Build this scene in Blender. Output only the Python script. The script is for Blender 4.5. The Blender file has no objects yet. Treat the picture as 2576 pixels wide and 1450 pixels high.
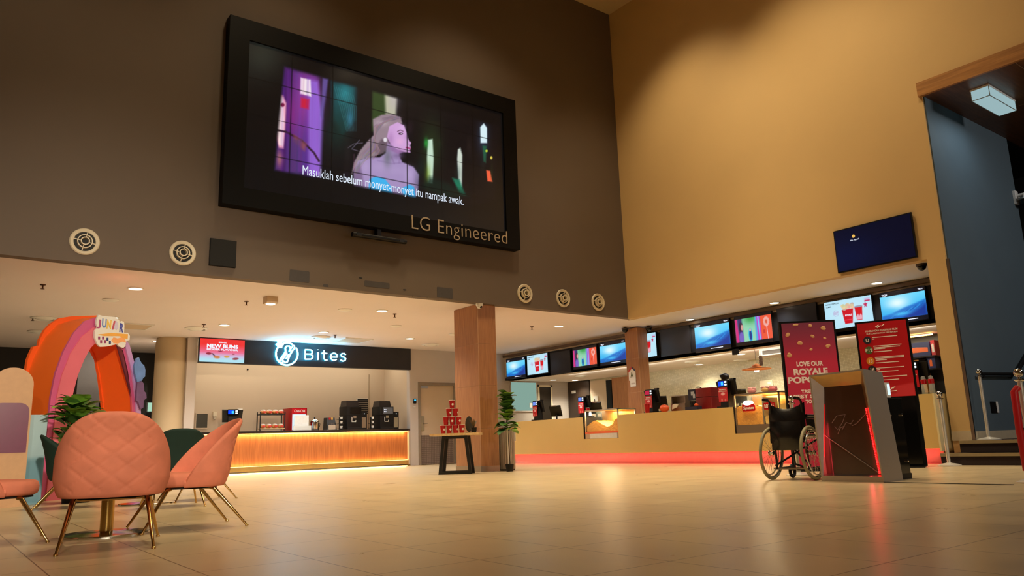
import bpy, math, random
import numpy as np
from mathutils import Vector, Matrix
random.seed(7)
PI=math.pi
SC=bpy.context.scene; COL=SC.collection
# ---------------------------------------------------------------- camera
H=0.54; YAW,PITCH,ROLL=[math.radians(a) for a in (37.593,11.436,-1.8825)]; FP=1932.0; CX,CY=1288.0,725.0
_f=np.array([math.sin(YAW)*math.cos(PITCH),math.cos(YAW)*math.cos(PITCH),math.sin(PITCH)])
_r=np.array([math.cos(YAW),-math.sin(YAW),0]); _u=np.cross(_r,_f)
RX=math.cos(ROLL)*_r+math.sin(ROLL)*_u; UP=-math.sin(ROLL)*_r+math.cos(ROLL)*_u; EYE=np.array([0,0,H])
def at(px,py,**k):
    """world point where the sight line through a photo pixel meets a plane x=, y= or z="""
    d=RX*(px-CX)/FP-UP*(py-CY)/FP+_f
    a,v=list(k.items())[0]; i='xyz'.index(a)
    return Vector(EYE+(v-EYE[i])/d[i]*d)
def atp(px,py,o,n):
    d=RX*(px-CX)/FP-UP*(py-CY)/FP+_f; n=np.array(n); o=np.array(o)
    return Vector(EYE+((o-EYE)@n)/(d@n)*d)
def pix(P):
    q=P-EYE; z=q@_f
    return CX+FP*(q@RX)/z, CY-FP*(q@UP)/z
cam=bpy.data.objects.new('camera',bpy.data.cameras.new('camera')); COL.objects.link(cam)
cam.data.sensor_width=36; cam.data.lens=36*FP/2576; cam.data.clip_end=200; cam.data.clip_start=.05
M=Matrix.Identity(4)
for i in range(3): M[i][0]=RX[i]; M[i][1]=UP[i]; M[i][2]=-_f[i]; M[i][3]=EYE[i]
cam.matrix_world=M; SC.camera=cam
# ---------------------------------------------------------------- materials
def lin(c):
    return tuple(((v/255)/12.92 if v/255<=.04045 else ((v/255+.055)/1.055)**2.4) for v in c)
def _new(name):
    m=bpy.data.materials.new(name); m.use_nodes=True; t=m.node_tree
    return m,t,t.nodes['Principled BSDF']
def P(name,c,rough=.5,metal=0,var=.12,scale=14,bump=0,stretch=None,coat=0,spec=.5,detail=4):
    """plain surface: a colour that a noise varies, an optional bump"""
    m,t,b=_new(name); L=t.links; N=t.nodes; c=lin(c)
    b.inputs['Roughness'].default_value=rough; b.inputs['Metallic'].default_value=metal
    b.inputs['Coat Weight'].default_value=coat; b.inputs['Specular IOR Level'].default_value=spec
    tc=N.new('ShaderNodeTexCoord'); no=N.new('ShaderNodeTexNoise'); no.inputs['Scale'].default_value=scale; no.inputs['Detail'].default_value=detail
    src=tc.outputs['Object']
    if stretch:
        mp=N.new('ShaderNodeMapping'); mp.inputs['Scale'].default_value=stretch; L.new(src,mp.inputs[0]); src=mp.outputs[0]
    L.new(src,no.inputs['Vector'])
    mx=N.new('ShaderNodeMix'); mx.data_type='RGBA'
    mx.inputs[6].default_value=tuple(max(0,v*(1-var)) for v in c)+(1,); mx.inputs[7].default_value=tuple(min(1,v*(1+var)) for v in c)+(1,)
    L.new(no.outputs[0],mx.inputs[0]); L.new(mx.outputs[2],b.inputs['Base Color'])
    if bump:
        bp=N.new('ShaderNodeBump'); bp.inputs['Strength'].default_value=bump; bp.inputs['Distance'].default_value=.01
        L.new(no.outputs[0],bp.inputs['Height']); L.new(bp.outputs[0],b.inputs['Normal'])
    return m
def EM(name,c,s=1.0):
    m,t,b=_new(name); t.nodes.remove(b); e=t.nodes.new('ShaderNodeEmission')
    e.inputs[0].default_value=lin(c)+(1,); e.inputs[1].default_value=s
    t.links.new(e.outputs[0],t.nodes['Material Output'].inputs[0]); return m
def GL(name,c=(255,255,255),rough=.02,alpha=.12,trans=0):
    """clear pane: mostly see-through, glossy"""
    m,t,b=_new(name); N=t.nodes; L=t.links
    b.inputs['Base Color'].default_value=lin(c)+(1,); b.inputs['Roughness'].default_value=rough; b.inputs['Alpha'].default_value=alpha
    return m
def wood(name,a,b_,scale=6,stretch=(8,8,.35),rough=.4,coat=0):
    m,t,b=_new(name); N=t.nodes; L=t.links
    tc=N.new('ShaderNodeTexCoord'); mp=N.new('ShaderNodeMapping'); mp.inputs['Scale'].default_value=stretch
    no=N.new('ShaderNodeTexNoise'); no.inputs['Scale'].default_value=scale; no.inputs['Detail'].default_value=7; no.inputs['Distortion'].default_value=.6
    r=N.new('ShaderNodeValToRGB'); r.color_ramp.elements[0].color=lin(a)+(1,); r.color_ramp.elements[1].color=lin(b_)+(1,)
    r.color_ramp.elements[0].position=.35; r.color_ramp.elements[1].position=.68
    L.new(tc.outputs['Object'],mp.inputs[0]); L.new(mp.outputs[0],no.inputs['Vector']); L.new(no.outputs[0],r.inputs[0]); L.new(r.outputs[0],b.inputs['Base Color'])
    b.inputs['Roughness'].default_value=rough; b.inputs['Coat Weight'].default_value=coat; return m
def screen_mat(name,s=1.0,gloss=.25):
    """lit display: shows the mesh's own picture colours"""
    m,t,b=_new(name); a=t.nodes.new('ShaderNodeAttribute'); a.attribute_name='Col'
    b.inputs['Base Color'].default_value=(.004,.004,.005,1); b.inputs['Roughness'].default_value=gloss
    t.links.new(a.outputs[0],b.inputs['Emission Color']); b.inputs['Emission Strength'].default_value=s; return m
def print_mat(name,rough=.35):
    m,t,b=_new(name); a=t.nodes.new('ShaderNodeAttribute'); a.attribute_name='Col'
    b.inputs['Roughness'].default_value=rough; t.links.new(a.outputs[0],b.inputs['Base Color']); return m
def tiles(name,c,joint,w,h,axes='xy',rough=.2,msize=.004,var=.06,offset=0,org=(0,0),bump=.15,rvar=.1):
    """tiled surface: a brick pattern laid in metres on two object axes"""
    m,t,b=_new(name); N=t.nodes; L=t.links
    tc=N.new('ShaderNodeTexCoord'); sp=N.new('ShaderNodeSeparateXYZ'); cb=N.new('ShaderNodeCombineXYZ'); L.new(tc.outputs['Object'],sp.inputs[0])
    for i,a in enumerate(axes):
        ad=N.new('ShaderNodeMath'); ad.operation='ADD'; ad.inputs[1].default_value=-org[i]; L.new(sp.outputs['xyz'.index(a)],ad.inputs[0]); L.new(ad.outputs[0],cb.inputs[i])
    br=N.new('ShaderNodeTexBrick'); br.offset=offset; br.squash=1
    c=lin(c); br.inputs['Color1'].default_value=tuple(v*(1-var) for v in c)+(1,); br.inputs['Color2'].default_value=tuple(min(1,v*(1+var)) for v in c)+(1,)
    br.inputs['Mortar'].default_value=lin(joint)+(1,); br.inputs['Scale'].default_value=1; br.inputs['Mortar Size'].default_value=msize
    br.inputs['Brick Width'].default_value=w; br.inputs['Row Height'].default_value=h; br.inputs['Mortar Smooth'].default_value=.3
    L.new(cb.outputs[0],br.inputs['Vector'])
    no=N.new('ShaderNodeTexNoise'); no.inputs['Scale'].default_value=2.2; no.inputs['Detail'].default_value=6; L.new(tc.outputs['Object'],no.inputs['Vector'])
    mx=N.new('ShaderNodeMix'); mx.data_type='RGBA'; mx.blend_type='MULTIPLY'; mx.inputs[0].default_value=.35
    L.new(br.outputs[0],mx.inputs[6]); L.new(no.outputs[0],mx.inputs[7]); L.new(mx.outputs[2],b.inputs['Base Color'])
    mr=N.new('ShaderNodeMapRange'); mr.inputs[3].default_value=rough-rvar*.5; mr.inputs[4].default_value=rough+rvar*.5
    L.new(no.outputs[0],mr.inputs[0]); L.new(mr.outputs[0],b.inputs['Roughness'])
    bp=N.new('ShaderNodeBump'); bp.inputs['Strength'].default_value=bump; bp.inputs['Distance'].default_value=.003; bp.invert=True
    L.new(br.outputs[1],bp.inputs['Height']); L.new(bp.outputs[0],b.inputs['Normal']); return m
# ---------------------------------------------------------------- mesh building
class MB:
    def __init__(s): s.v=[]; s.f=[]; s.m=[]
    def add(s,vs,fs,mi=0):
        o=len(s.v); s.v+=[tuple(v) for v in vs]; s.f+=[tuple(i+o for i in f) for f in fs]; s.m+=[mi]*len(fs); return s
    def box(s,a,b,mi=0,T=None):
        x0,y0,z0=a; x1,y1,z1=b
        vs=[Vector(p) for p in ((x0,y0,z0),(x1,y0,z0),(x1,y1,z0),(x0,y1,z0),(x0,y0,z1),(x1,y0,z1),(x1,y1,z1),(x0,y1,z1))]
        if T is not None: vs=[T@v for v in vs]
        return s.add(vs,[(0,3,2,1),(4,5,6,7),(0,1,5,4),(1,2,6,5),(2,3,7,6),(3,0,4,7)],mi)
    def rbox(s,a,b,r=.01,n=3,mi=0,T=None,axis=2):
        """box with its four edges along one axis rounded"""
        i,j=[k for k in range(3) if k!=axis]; pts=[]
        for (cx,cy,q) in ((b[i]-r,b[j]-r,0),(a[i]+r,b[j]-r,1),(a[i]+r,a[j]+r,2),(b[i]-r,a[j]+r,3)):
            for k in range(n+1):
                t=(q+k/n)*PI/2; pts.append((cx+r*math.cos(t),cy+r*math.sin(t)))
        vs=[]
        for z in (a[axis],b[axis]):
            for p in pts:
                w=[0,0,0]; w[i],w[j],w[axis]=p[0],p[1],z; w=Vector(w); vs.append(T@w if T is not None else w)
        m=len(pts); fs=[tuple(range(m))[::-1],tuple(range(m,2*m))]+[(k,(k+1)%m,m+(k+1)%m,m+k) for k in range(m)]
        if axis==1: fs=[f[::-1] for f in fs]
        return s.add(vs,fs,mi)
    def hexa(s,v,mi=0):
        """8 points: bottom ring of 4, then top ring"""
        return s.add(v,[(0,3,2,1),(4,5,6,7),(0,1,5,4),(1,2,6,5),(2,3,7,6),(3,0,4,7)],mi)
    def prism(s,poly,d,mi=0):
        """planar 3-D outline pushed along vector d"""
        n=len(poly); d=Vector(d); poly=[Vector(p) for p in poly]
        nr=Vector((0,0,0))
        for k in range(n): nr+=poly[k].cross(poly[(k+1)%n])
        if nr.dot(d)>0: poly=poly[::-1]
        return s.add(poly+[p+d for p in poly],[tuple(range(n)),tuple(range(n,2*n))[::-1]]+[(k,n+k,n+(k+1)%n,(k+1)%n) for k in range(n)],mi)
    def tube(s,pts,r,n=8,mi=0,cap=True,closed=False):
        pts=[Vector(p) for p in pts]; m=len(pts); rs=r if isinstance(r,(list,tuple)) else [r]*m
        vs=[]; up=None
        for i,p in enumerate(pts):
            if closed: d=(pts[(i+1)%m]-pts[i-1])
            else: d=(pts[min(i+1,m-1)]-pts[max(i-1,0)])
            d.normalize()
            if up is None: up=Vector((0,0,1)) if abs(d.z)<.9 else Vector((0,1,0))
            a=d.cross(up); a.normalize(); b=a.cross(d); up=b
            for k in range(n):
                t=2*PI*k/n; vs.append(p+(a*math.cos(t)+b*math.sin(t))*rs[i])
        fs=[]
        for i in range(m if closed else m-1):
            j=(i+1)%m
            for k in range(n): fs.append((i*n+k,j*n+k,j*n+(k+1)%n,i*n+(k+1)%n)[::-1])
        if cap and not closed: fs+=[tuple(range(n)),tuple(range((m-1)*n,m*n))[::-1]]
        return s.add(vs,[f[::-1] for f in fs] if False else fs,mi)
    def lathe(s,prof,c=(0,0,0),n=24,mi=0,T=None,cap=True):
        """profile [(r,z)] turned about a vertical axis at c"""
        c=Vector(c); vs=[]
        for r,z in prof:
            for k in range(n):
                t=2*PI*k/n; v=Vector((r*math.cos(t),r*math.sin(t),z)); v=(T@v if T is not None else v)+c; vs.append(v)
        fs=[(i*n+k,i*n+(k+1)%n,(i+1)*n+(k+1)%n,(i+1)*n+k) for i in range(len(prof)-1) for k in range(n)]
        if cap: fs+=[tuple(range(n))[::-1],tuple(range((len(prof)-1)*n,len(prof)*n))]
        return s.add(vs,fs,mi)
    def ball(s,c,r,n=14,mi=0):
        r=r if isinstance(r,(tuple,list)) else (r,r,r); c=Vector(c); m=n//2+1
        vs=[]
        for i in range(m+1):
            a=PI*i/m
            for k in range(n):
                t=2*PI*k/n; vs.append(c+Vector((r[0]*math.sin(a)*math.cos(t),r[1]*math.sin(a)*math.sin(t),-r[2]*math.cos(a))))
        return s.add(vs,[(i*n+k,i*n+(k+1)%n,(i+1)*n+(k+1)%n,(i+1)*n+k) for i in range(m) for k in range(n)],mi)
    def torus(s,c,R,r,T=None,n=32,m=8,mi=0,a0=0,a1=2*PI):
        full=abs(a1-a0-2*PI)<1e-6; N=n if full else n+1; pts=[]
        for k in range(N):
            t=a0+(a1-a0)*k/n; v=Vector((R*math.cos(t),R*math.sin(t),0)); pts.append((T@v if T is not None else v)+Vector(c))
        return s.tube(pts,r,m,mi,closed=full)
    def grid(s,fn,nu,nv,mi=0,wrap=False):
        vs=[fn(i/nu,j/nv) for j in range(nv+1) for i in range(nu+(0 if wrap else 1))]
        w=nu if wrap else nu+1
        return s.add(vs,[(j*w+i,j*w+(i+1)%w,(j+1)*w+(i+1)%w,(j+1)*w+i) for j in range(nv) for i in range(nu)],mi)
    def mesh(s,name,mats,sharp=38):
        me=bpy.data.meshes.new(name); me.from_pydata(s.v,[],s.f)
        for m in (mats if isinstance(mats,(list,tuple)) else [mats]): me.materials.append(m)
        me.polygons.foreach_set('material_index',s.m); me.polygons.foreach_set('use_smooth',[True]*len(s.f))
        me.validate(); me.update()
        try: me.set_sharp_from_angle(angle=math.radians(sharp))
        except Exception: pass
        return me
    def build(s,name,mats,parent=None,loc=None,label=None,bevel=0,sharp=38,fix=False):
        o=bpy.data.objects.new(name,s.mesh(name,mats,sharp)); COL.objects.link(o)
        if fix:
            import bmesh
            b=bmesh.new(); b.from_mesh(o.data); bmesh.ops.recalc_face_normals(b,faces=b.faces); b.to_mesh(o.data); b.free()
        if parent: o.parent=parent
        if loc is not None: o.location=loc
        if label: o['label']=label
        if bevel:
            md=o.modifiers.new('bevel','BEVEL'); md.width=bevel; md.segments=2; md.limit_method='ANGLE'; md.angle_limit=math.radians(40)
        return o
def tag(o,label,cat,group=None,kind=None):
    o['label']=label; o['category']=cat
    if group: o['group']=group
    if kind: o['kind']=kind
    return o
def thing(name,label,cat,loc=(0,0,0),rz=0,group=None):
    o=bpy.data.objects.new(name,None); COL.objects.link(o); o.empty_display_size=.1
    o.location=loc; o.rotation_euler=(0,0,rz); return tag(o,label,cat,group)
def st(o): o['kind']='structure'; return o
def dup(root,loc,rz=None,label=None,group=None,scale=None):
    r=root.copy(); COL.objects.link(r); r.location=loc
    if rz is not None: r.rotation_euler=(0,0,rz)
    if scale is not None: r.scale=(scale,)*3
    if label: r['label']=label
    if group: r['group']=group
    for ch in list(root.children):
        c=ch.copy(); COL.objects.link(c); c.parent=r
        for g in list(ch.children):
            d=g.copy(); COL.objects.link(d); d.parent=c
    return r
def frame(o,r,u):
    """matrix with origin o, local x along r, local y along u, local z out of the face"""
    r=Vector(r).normalized(); u=Vector(u); u=(u-r*u.dot(r)).normalized(); n=r.cross(u); o=Vector(o)
    return Matrix(((r.x,u.x,n.x,o.x),(r.y,u.y,n.y,o.y),(r.z,u.z,n.z,o.z),(0,0,0,1)))
def text(s,name,mat,M,width=None,height=None,bold=0,depth=.002,parent=None,align='LEFT',label=None,shear=0,spacing=1,res=4):
    cu=bpy.data.curves.new(name,'FONT'); cu.body=s; cu.offset=bold; cu.extrude=depth; cu.resolution_u=res; cu.shear=shear; cu.space_character=spacing
    cu.align_x=align
    o=bpy.data.objects.new(name,cu); COL.objects.link(o)
    dg=bpy.context.evaluated_depsgraph_get(); me=bpy.data.meshes.new_from_object(o.evaluated_get(dg)); bpy.data.objects.remove(o); bpy.data.curves.remove(cu)
    n=len(me.vertices); a=np.zeros(n*3); me.vertices.foreach_get('co',a); a=a.reshape(-1,3)
    w=a[:,0].max()-a[:,0].min(); h=a[:,1].max()-a[:,1].min()
    if width: sx=width/w
    else: sx=height/h
    sy=height/h if height else sx
    if align=='LEFT': a[:,0]-=a[:,0].min()
    a[:,0]*=sx; a[:,1]*=sy
    me.vertices.foreach_set('co',a.ravel()); me.materials.clear(); me.materials.append(mat); me.update(); me.name=name
    ob=bpy.data.objects.new(name,me); COL.objects.link(ob)
    if parent: ob.parent=parent
    ob.matrix_local=M
    if label: ob['label']=label
    return ob
def picture(name,mat,O,R,U,w,h,nx,ny,fn,parent=None,world=False):
    """a display or print: a fine grid in the plane (O corner, R right, U up) whose points carry the picture's colours.
    fn(u,v,P)->n x 3 sRGB 0..255, u right and v up, both 0..1"""
    O=np.array(O,float); R=np.array(R,float); U=np.array(U,float)
    u,v=np.meshgrid(np.linspace(0,1,nx+1),np.linspace(0,1,ny+1)); u=u.ravel(); v=v.ravel()
    Pn=O+np.outer(u*w,R)+np.outer(v*h,U)
    k=nx+1; fs=[(j*k+i,j*k+i+1,(j+1)*k+i+1,(j+1)*k+i) for j in range(ny) for i in range(nx)]
    me=bpy.data.meshes.new(name); me.from_pydata(Pn.tolist(),[],fs); me.materials.append(mat)
    c=np.clip(np.asarray(fn(u,v,Pn),float),0,255)/255; c=np.where(c<=.04045,c/12.92,((c+.055)/1.055)**2.4)
    at_=me.color_attributes.new('Col','FLOAT_COLOR','POINT'); at_.data.foreach_set('color',np.c_[c,np.ones(len(c))].astype(np.float32).ravel()); me.update()
    o=bpy.data.objects.new(name,me); COL.objects.link(o)
    if parent: o.parent=parent
    return o
class Paint:
    """soft shapes on numpy points x,y"""
    def __init__(s,x,y,c): s.x=np.asarray(x,float); s.y=np.asarray(y,float); s.c=np.tile(np.array(c,float),(len(s.x),1))
    def mix(s,a,c): a=np.clip(a,0,1)[:,None]; s.c=s.c*(1-a)+np.array(c,float)*a; return s
    def ell(s,cx,cy,rx,ry,c,soft=.2,a=1,rot=0):
        dx,dy=s.x-cx,s.y-cy; ca,sa=math.cos(rot),math.sin(rot); d=np.sqrt(((dx*ca+dy*sa)/rx)**2+((-dx*sa+dy*ca)/ry)**2)
        return s.mix(a*np.clip((1-d)/soft+.5,0,1),c)
    def glow(s,cx,cy,rx,ry,c,a=1):
        return s.mix(a*np.exp(-(((s.x-cx)/rx)**2+((s.y-cy)/ry)**2)),c)
    def poly(s,pts,c,soft=1.0,a=1):
        x,y=s.x,s.y; ins=np.zeros(len(x),bool); dm=np.full(len(x),1e9); n=len(pts)
        for i in range(n):
            (x0,y0),(x1,y1)=pts[i],pts[(i+1)%n]
            with np.errstate(divide='ignore',invalid='ignore'):
                cr=((y0>y)!=(y1>y))&(x<(x1-x0)*(y-y0)/((y1-y0) if y1!=y0 else 1e-9)+x0)
            ins^=cr
            L=(x1-x0)**2+(y1-y0)**2+1e-12; t=np.clip(((x-x0)*(x1-x0)+(y-y0)*(y1-y0))/L,0,1)
            dm=np.minimum(dm,np.hypot(x-x0-t*(x1-x0),y-y0-t*(y1-y0)))
        return s.mix(a*np.clip(np.where(ins,dm,-dm)/soft+.5,0,1),c)
    def line(s,pts,w,c,soft=1.0,a=1):
        x,y=s.x,s.y; dm=np.full(len(x),1e9)
        for (x0,y0),(x1,y1) in zip(pts[:-1],pts[1:]):
            L=(x1-x0)**2+(y1-y0)**2+1e-12; t=np.clip(((x-x0)*(x1-x0)+(y-y0)*(y1-y0))/L,0,1)
            dm=np.minimum(dm,np.hypot(x-x0-t*(x1-x0),y-y0-t*(y1-y0)))
        return s.mix(a*np.clip((w/2-dm)/soft+.5,0,1),c)
X=Vector((1,0,0)); Y=Vector((0,1,0)); Z=Vector((0,0,1))
# ---------------------------------------------------------------- palette
m_floor=tiles('beige_floor_tile',(212,190,150),(120,98,66),.545,.71,'xy',rough=.3,msize=.004,var=.03,org=(.01,.33),bump=.2,rvar=.12)
m_taupe=P('taupe_paint',(104,90,78),.75,var=.05,scale=1.5); m_patch=P('dark_patch_paint',(72,68,68),.7)
m_tan=P('tan_paint',(205,170,114),.7,var=.04,scale=1.2); m_beige=P('beige_paint',(205,184,158),.7,var=.04,scale=1.5)
m_greybeige=P('grey_beige_paint',(196,186,178),.7,var=.04,scale=1.5)
m_ceil=P('ceiling_paint',(228,217,214),.75,var=.03,scale=1.2); m_ceil2=P('white_ceiling_paint',(225,215,205),.7,var=.03,scale=2)
m_upceil=P('upper_ceiling_paint',(190,165,120),.8,var=.04,scale=1)
m_blue=P('slate_blue_paint',(84,100,110),.7,var=.08,scale=2); m_dark=P('black_paint',(16,14,13),.6); m_darkbrown=P('dark_brown_panel',(52,38,28),.45)
m_black=P('black_plastic',(17,16,17),.45,var=.1,spec=.3); m_blackgloss=P('black_gloss',(10,10,11),.12,var=.05); m_blackmetal=P('black_powder_coat',(18,18,19),.45)
m_white=P('white_plastic',(232,230,225),.4,var=.03); m_offwhite=P('cream_enamel',(225,212,185),.4,var=.03)
m_chrome=P('polished_steel',(215,212,205),.14,1,var=.03); m_steel=P('brushed_steel',(160,150,140),.34,1,var=.06,scale=60,stretch=(1,1,12)); m_brass=P('brushed_brass',(200,165,95),.22,1,var=.06,scale=40)
m_alu=P('satin_aluminium',(190,186,178),.3,1,var=.04)
m_column=wood('brown_laminate',(156,104,66),(178,124,80),5,(9,9,.5),.45); m_groove=P('pale_joint',(196,160,125),.5)
m_woodfront=wood('walnut_slats',(156,88,44),(186,112,60),7,(7,7,.22),.4); m_woodceil=wood('dark_wood_panel',(84,54,32),(108,72,44),4,(.5,6,6),.4); m_woodtrim=wood('golden_wood_trim',(150,100,48),(178,124,64),4,(6,.4,6),.45)
m_woodtop=wood('light_oak',(214,176,118),(234,202,150),5,(6,.5,6),.4); m_darktop=P('dark_stone_top',(44,34,30),.2,var=.2,scale=40)
m_corian=P('cream_solid_surface',(214,182,112),.5,var=.03,scale=2); m_plinth=P('plinth_laminate',(190,170,155),.55)
m_mosaic=tiles('cream_mosaic',(216,206,174),(186,176,146),.036,.036,'yz',rough=.25,msize=.004,var=.1,rvar=.1)
m_red=P('red_print',(190,20,30),.4,var=.06); m_redpaint=P('red_enamel',(175,14,24),.25,var=.05); m_maroon=P('maroon_plastic',(120,18,24),.35)
m_pink=P('blush_velvet',(216,128,100),.75,var=.28,scale=7,spec=.3); m_green=P('bottle_green_velvet',(22,44,36),.8,var=.25,scale=9,spec=.3)
m_gold=P('gold_legs',(196,160,100),.2,1,var=.05); m_felt=P('black_felt',(18,15,14),.9)
m_leaf=P('rubber_leaf',(128,176,62),.4,var=.35,scale=10); m_leafd=P('dark_leaf',(66,108,44),.45,var=.3,scale=10); m_bark=P('brown_stem',(70,54,34),.8,bump=.4); m_soil=P('soil',(40,30,22),.95,bump=.6,scale=60)
m_paper=P('white_paper',(238,236,230),.6,var=.02); m_glass=GL('clear_glass',(225,235,230),.03,.035); m_smoke=GL('smoked_glass',(24,24,24),.05,.82); m_kraft=P('kraft_box',(214,150,70),.7)
m_carpet=P('dark_carpet',(40,26,24),.95,var=.5,scale=90,bump=.3); m_base=P('base_board',(196,180,150),.5); m_corn=P('caramel_popcorn',(246,160,46),.6,var=.4,scale=50,bump=.5); m_cornl=P('butter_popcorn',(240,196,110),.6,var=.3,scale=50,bump=.5)
m_orange=P('orange_plastic',(232,98,50),.4); m_whiteprint=P('white_print',(240,236,230),.5,var=.01)
e_white=EM('lamp_lens',(255,236,205),14); e_neon=EM('neon_white',(200,244,255),7); e_cyan=EM('neon_glow_rim',(60,200,255),9); e_warm=EM('warm_led',(255,196,96),9); e_red=EM('red_led',(255,24,24),7); e_text=EM('lit_caption',(235,240,255),1.1); e_blue=EM('blue_display',(20,70,255),1.3); e_cyd=EM('cyan_display',(70,200,255),1.2); e_key=EM('lit_key',(235,245,255),1.2); e_cool=EM('cool_panel',(205,235,250),1.3); e_green=EM('green_exit',(120,255,190),1.4)
ms_screen=screen_mat('screen_picture',1.0); ms_wall=screen_mat('video_wall_picture',1.0,.28); m_print=print_mat('printed_picture')
# ---------------------------------------------------------------- the hall
ZL=3.40; YV=12.75; XR=13.3; YB=20.0; XB=15.0; XK=17.7; ZK=2.54; ZT=11.4; YFAR=23.6
def slab(name,a,b,m,**k): return st(MB().box(a,b).build(name,m,**k))
slab('floor',(-9,-9,-.1),(20,YFAR,0),m_floor)
slab('wall_front',(-9,YV,ZL),(XR+.2,YV+.2,ZT),m_taupe)
slab('wall_right',(XR,5.45,3.37),(XR+.2,YV,ZT),m_tan)
slab('wall_right_upper',(XR,-9,6.45),(XR+.2,5.45,ZT),m_tan)
slab('wall_right_pier',(XR-.02,5.45,0),(XR+.5,5.75,3.37),m_tan)
slab('wall_stair',(XR+.03,5.43,.35),(16.8,5.75,6.2),m_blue)
slab('ceiling_upper',(-9,-9,ZT),(XR+.2,YV+.2,ZT+.1),m_upceil)
slab('ceiling_lower',(-9,YV+.2,ZL),(XK,YFAR,ZL+.1),m_ceil); slab('ceiling_soffit',(XR+.2,5.75,3.37),(XB+.3,YV+.2,3.47),m_ceil2)
slab('ceiling_kitchen',(XB,5.75,ZK),(XK,YB,ZK+.08),m_ceil)
slab('wall_bulkhead',(XB,5.75,ZK),(XB+.3,YB,ZL),m_beige)
slab('trim_1',(XB-.08,5.75,3.27),(XB,YB,3.34),P('bronze_trim',(88,68,50),.5))
slab('wall_kitchen_back',(XK,5.75,0),(XK+.2,YB,ZK),m_mosaic)
slab('wall_kitchen_side',(XR+.5,5.5,0),(XK,5.75,ZL),m_beige)
slab('wall_left',(-9.2,-9,0),(-9,YFAR,ZT),m_tan); slab('wall_rear',(-9,-9.2,0),(XR,-9,ZT),m_tan)
slab('wall_far',(-9,YFAR,0),(5.4,YFAR+.2,ZL),m_dark)
# stairs, upper landing, canopy
slab('ceiling_stair',(XR,-5,6.2),(20,5.45,6.45),m_woodceil); slab('trim_2',(XR-.06,-5,6.2),(XR,5.5,6.45),m_woodtrim)
m_joint=P('ceiling_joint',(120,92,66),.5); slab('trim_11',(XR+.02,4.0,6.196),(19.8,4.012,6.2),m_joint); slab('trim_12',(15.2,-5,6.196),(15.212,5.4,6.2),m_joint)
slab('wall_stair_far',(19.8,-5,0),(20,9,6.2),m_dark); slab('wall_stair_side',(17.95,8.8,0),(20,9,6.2),m_dark); slab('wall_stair_near',(XR,-5.2,0),(20,-5,6.2),m_dark)
slab('ceiling_landing',(16.8,5.45,6.2),(20,9,6.3),m_dark)
for k,(x0,z0,y1) in enumerate(((12.5,0,5.62),(12.8,.18,5.45),(15.05,.35,5.43),(15.35,.52,5.43),(15.65,.69,5.43),(15.95,.86,5.43))):
    slab('floor_step_%d'%(k+1),(x0,-5,z0),(20,y1,z0+.17),m_carpet)
    if k<2: slab('trim_%d'%(k+3),(x0-.012,-5,z0+.13),(x0+.05,y1,z0+.178),P('step_nosing',(150,132,98),.4))
slab('baseboard_stair',(XR+.02,5.415,.35),(15.05,5.43,.49),m_base); slab('baseboard_pier',(XR-.035,5.45,.35),(XR-.02,5.75,.5),m_base)
slab('baseboard_stair_upper',(14.95,5.415,.49),(15.4,5.43,.66),m_base)
slab('trim_5',(XR-.035,5.4,.35),(XR,5.45,3.3),m_alu)
slab('trim_6',(8.28,3.1,0),(8.3,4.35,.006),P('black_floor_strip',(28,22,16),.6))
# the snack-bar recess and its wall
slab('wall_bar_right',(11.47,YB,0),(11.74,YB+.2,ZL),m_greybeige); slab('wall_bar_door_head',(11.74,YB,2.42),(13.1,YB+.2,ZL),m_greybeige); slab('wall_bar_far_right',(13.1,YB,0),(XK,YB+.2,ZL),m_greybeige)
slab('wall_recess',(5.2,21.6,0),(11.47,21.8,ZL),m_beige); slab('wall_recess_right',(11.47,YB+.2,0),(11.6,21.6,ZL),m_beige); slab('wall_bar_left',(5.15,YB,0),(5.38,21.6,ZL),m_greybeige)
slab('trim_7',(10.93,21.585,1.1),(10.945,21.6,2.77),P('panel_joint',(150,125,95),.6))
c=MB(); c.lathe([(.38,0),(.38,ZL-.12),(.36,ZL)],(4.88,20.4,0),40); st(c.build('pillar_round',P('plaster_column',(196,174,140),.7,var=.05,scale=2)))
# door in the bar wall
d=st(MB().box((11.83,YB+.06,.01),(13.01,YB+.1,2.33)).build('door_1',m_beige))
st(MB().box((11.74,YB-.02,0),(11.83,YB+.12,2.42)).box((13.01,YB-.02,0),(13.1,YB+.12,2.42)).box((11.83,YB-.02,2.33),(13.01,YB+.12,2.42)).build('door_frame',P('door_frame_paint',(140,126,110),.5),d))
st(MB().box((11.85,YB+.05,.02),(12.99,YB+.06,.86)).build('kick_plate',tiles('checker_plate',(150,132,122),(110,94,86),.055,.055,'xz',rough=.3,msize=.008,bump=.5),d))
h=MB().rbox((11.87,YB+.045,1.0),(11.98,YB+.06,1.42),.02,axis=1); st(h.build('door_handle_plate',m_alu,d)); st(MB().tube([(11.925,YB+.05,1.2),(11.925,YB-.01,1.2),(12.05,YB-.01,1.2)],.012).build('door_handle',m_alu,d)); st(MB().box((11.85,YB+.03,2.25),(12.1,YB+.06,2.31)).build('door_closer',m_alu,d))
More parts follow.
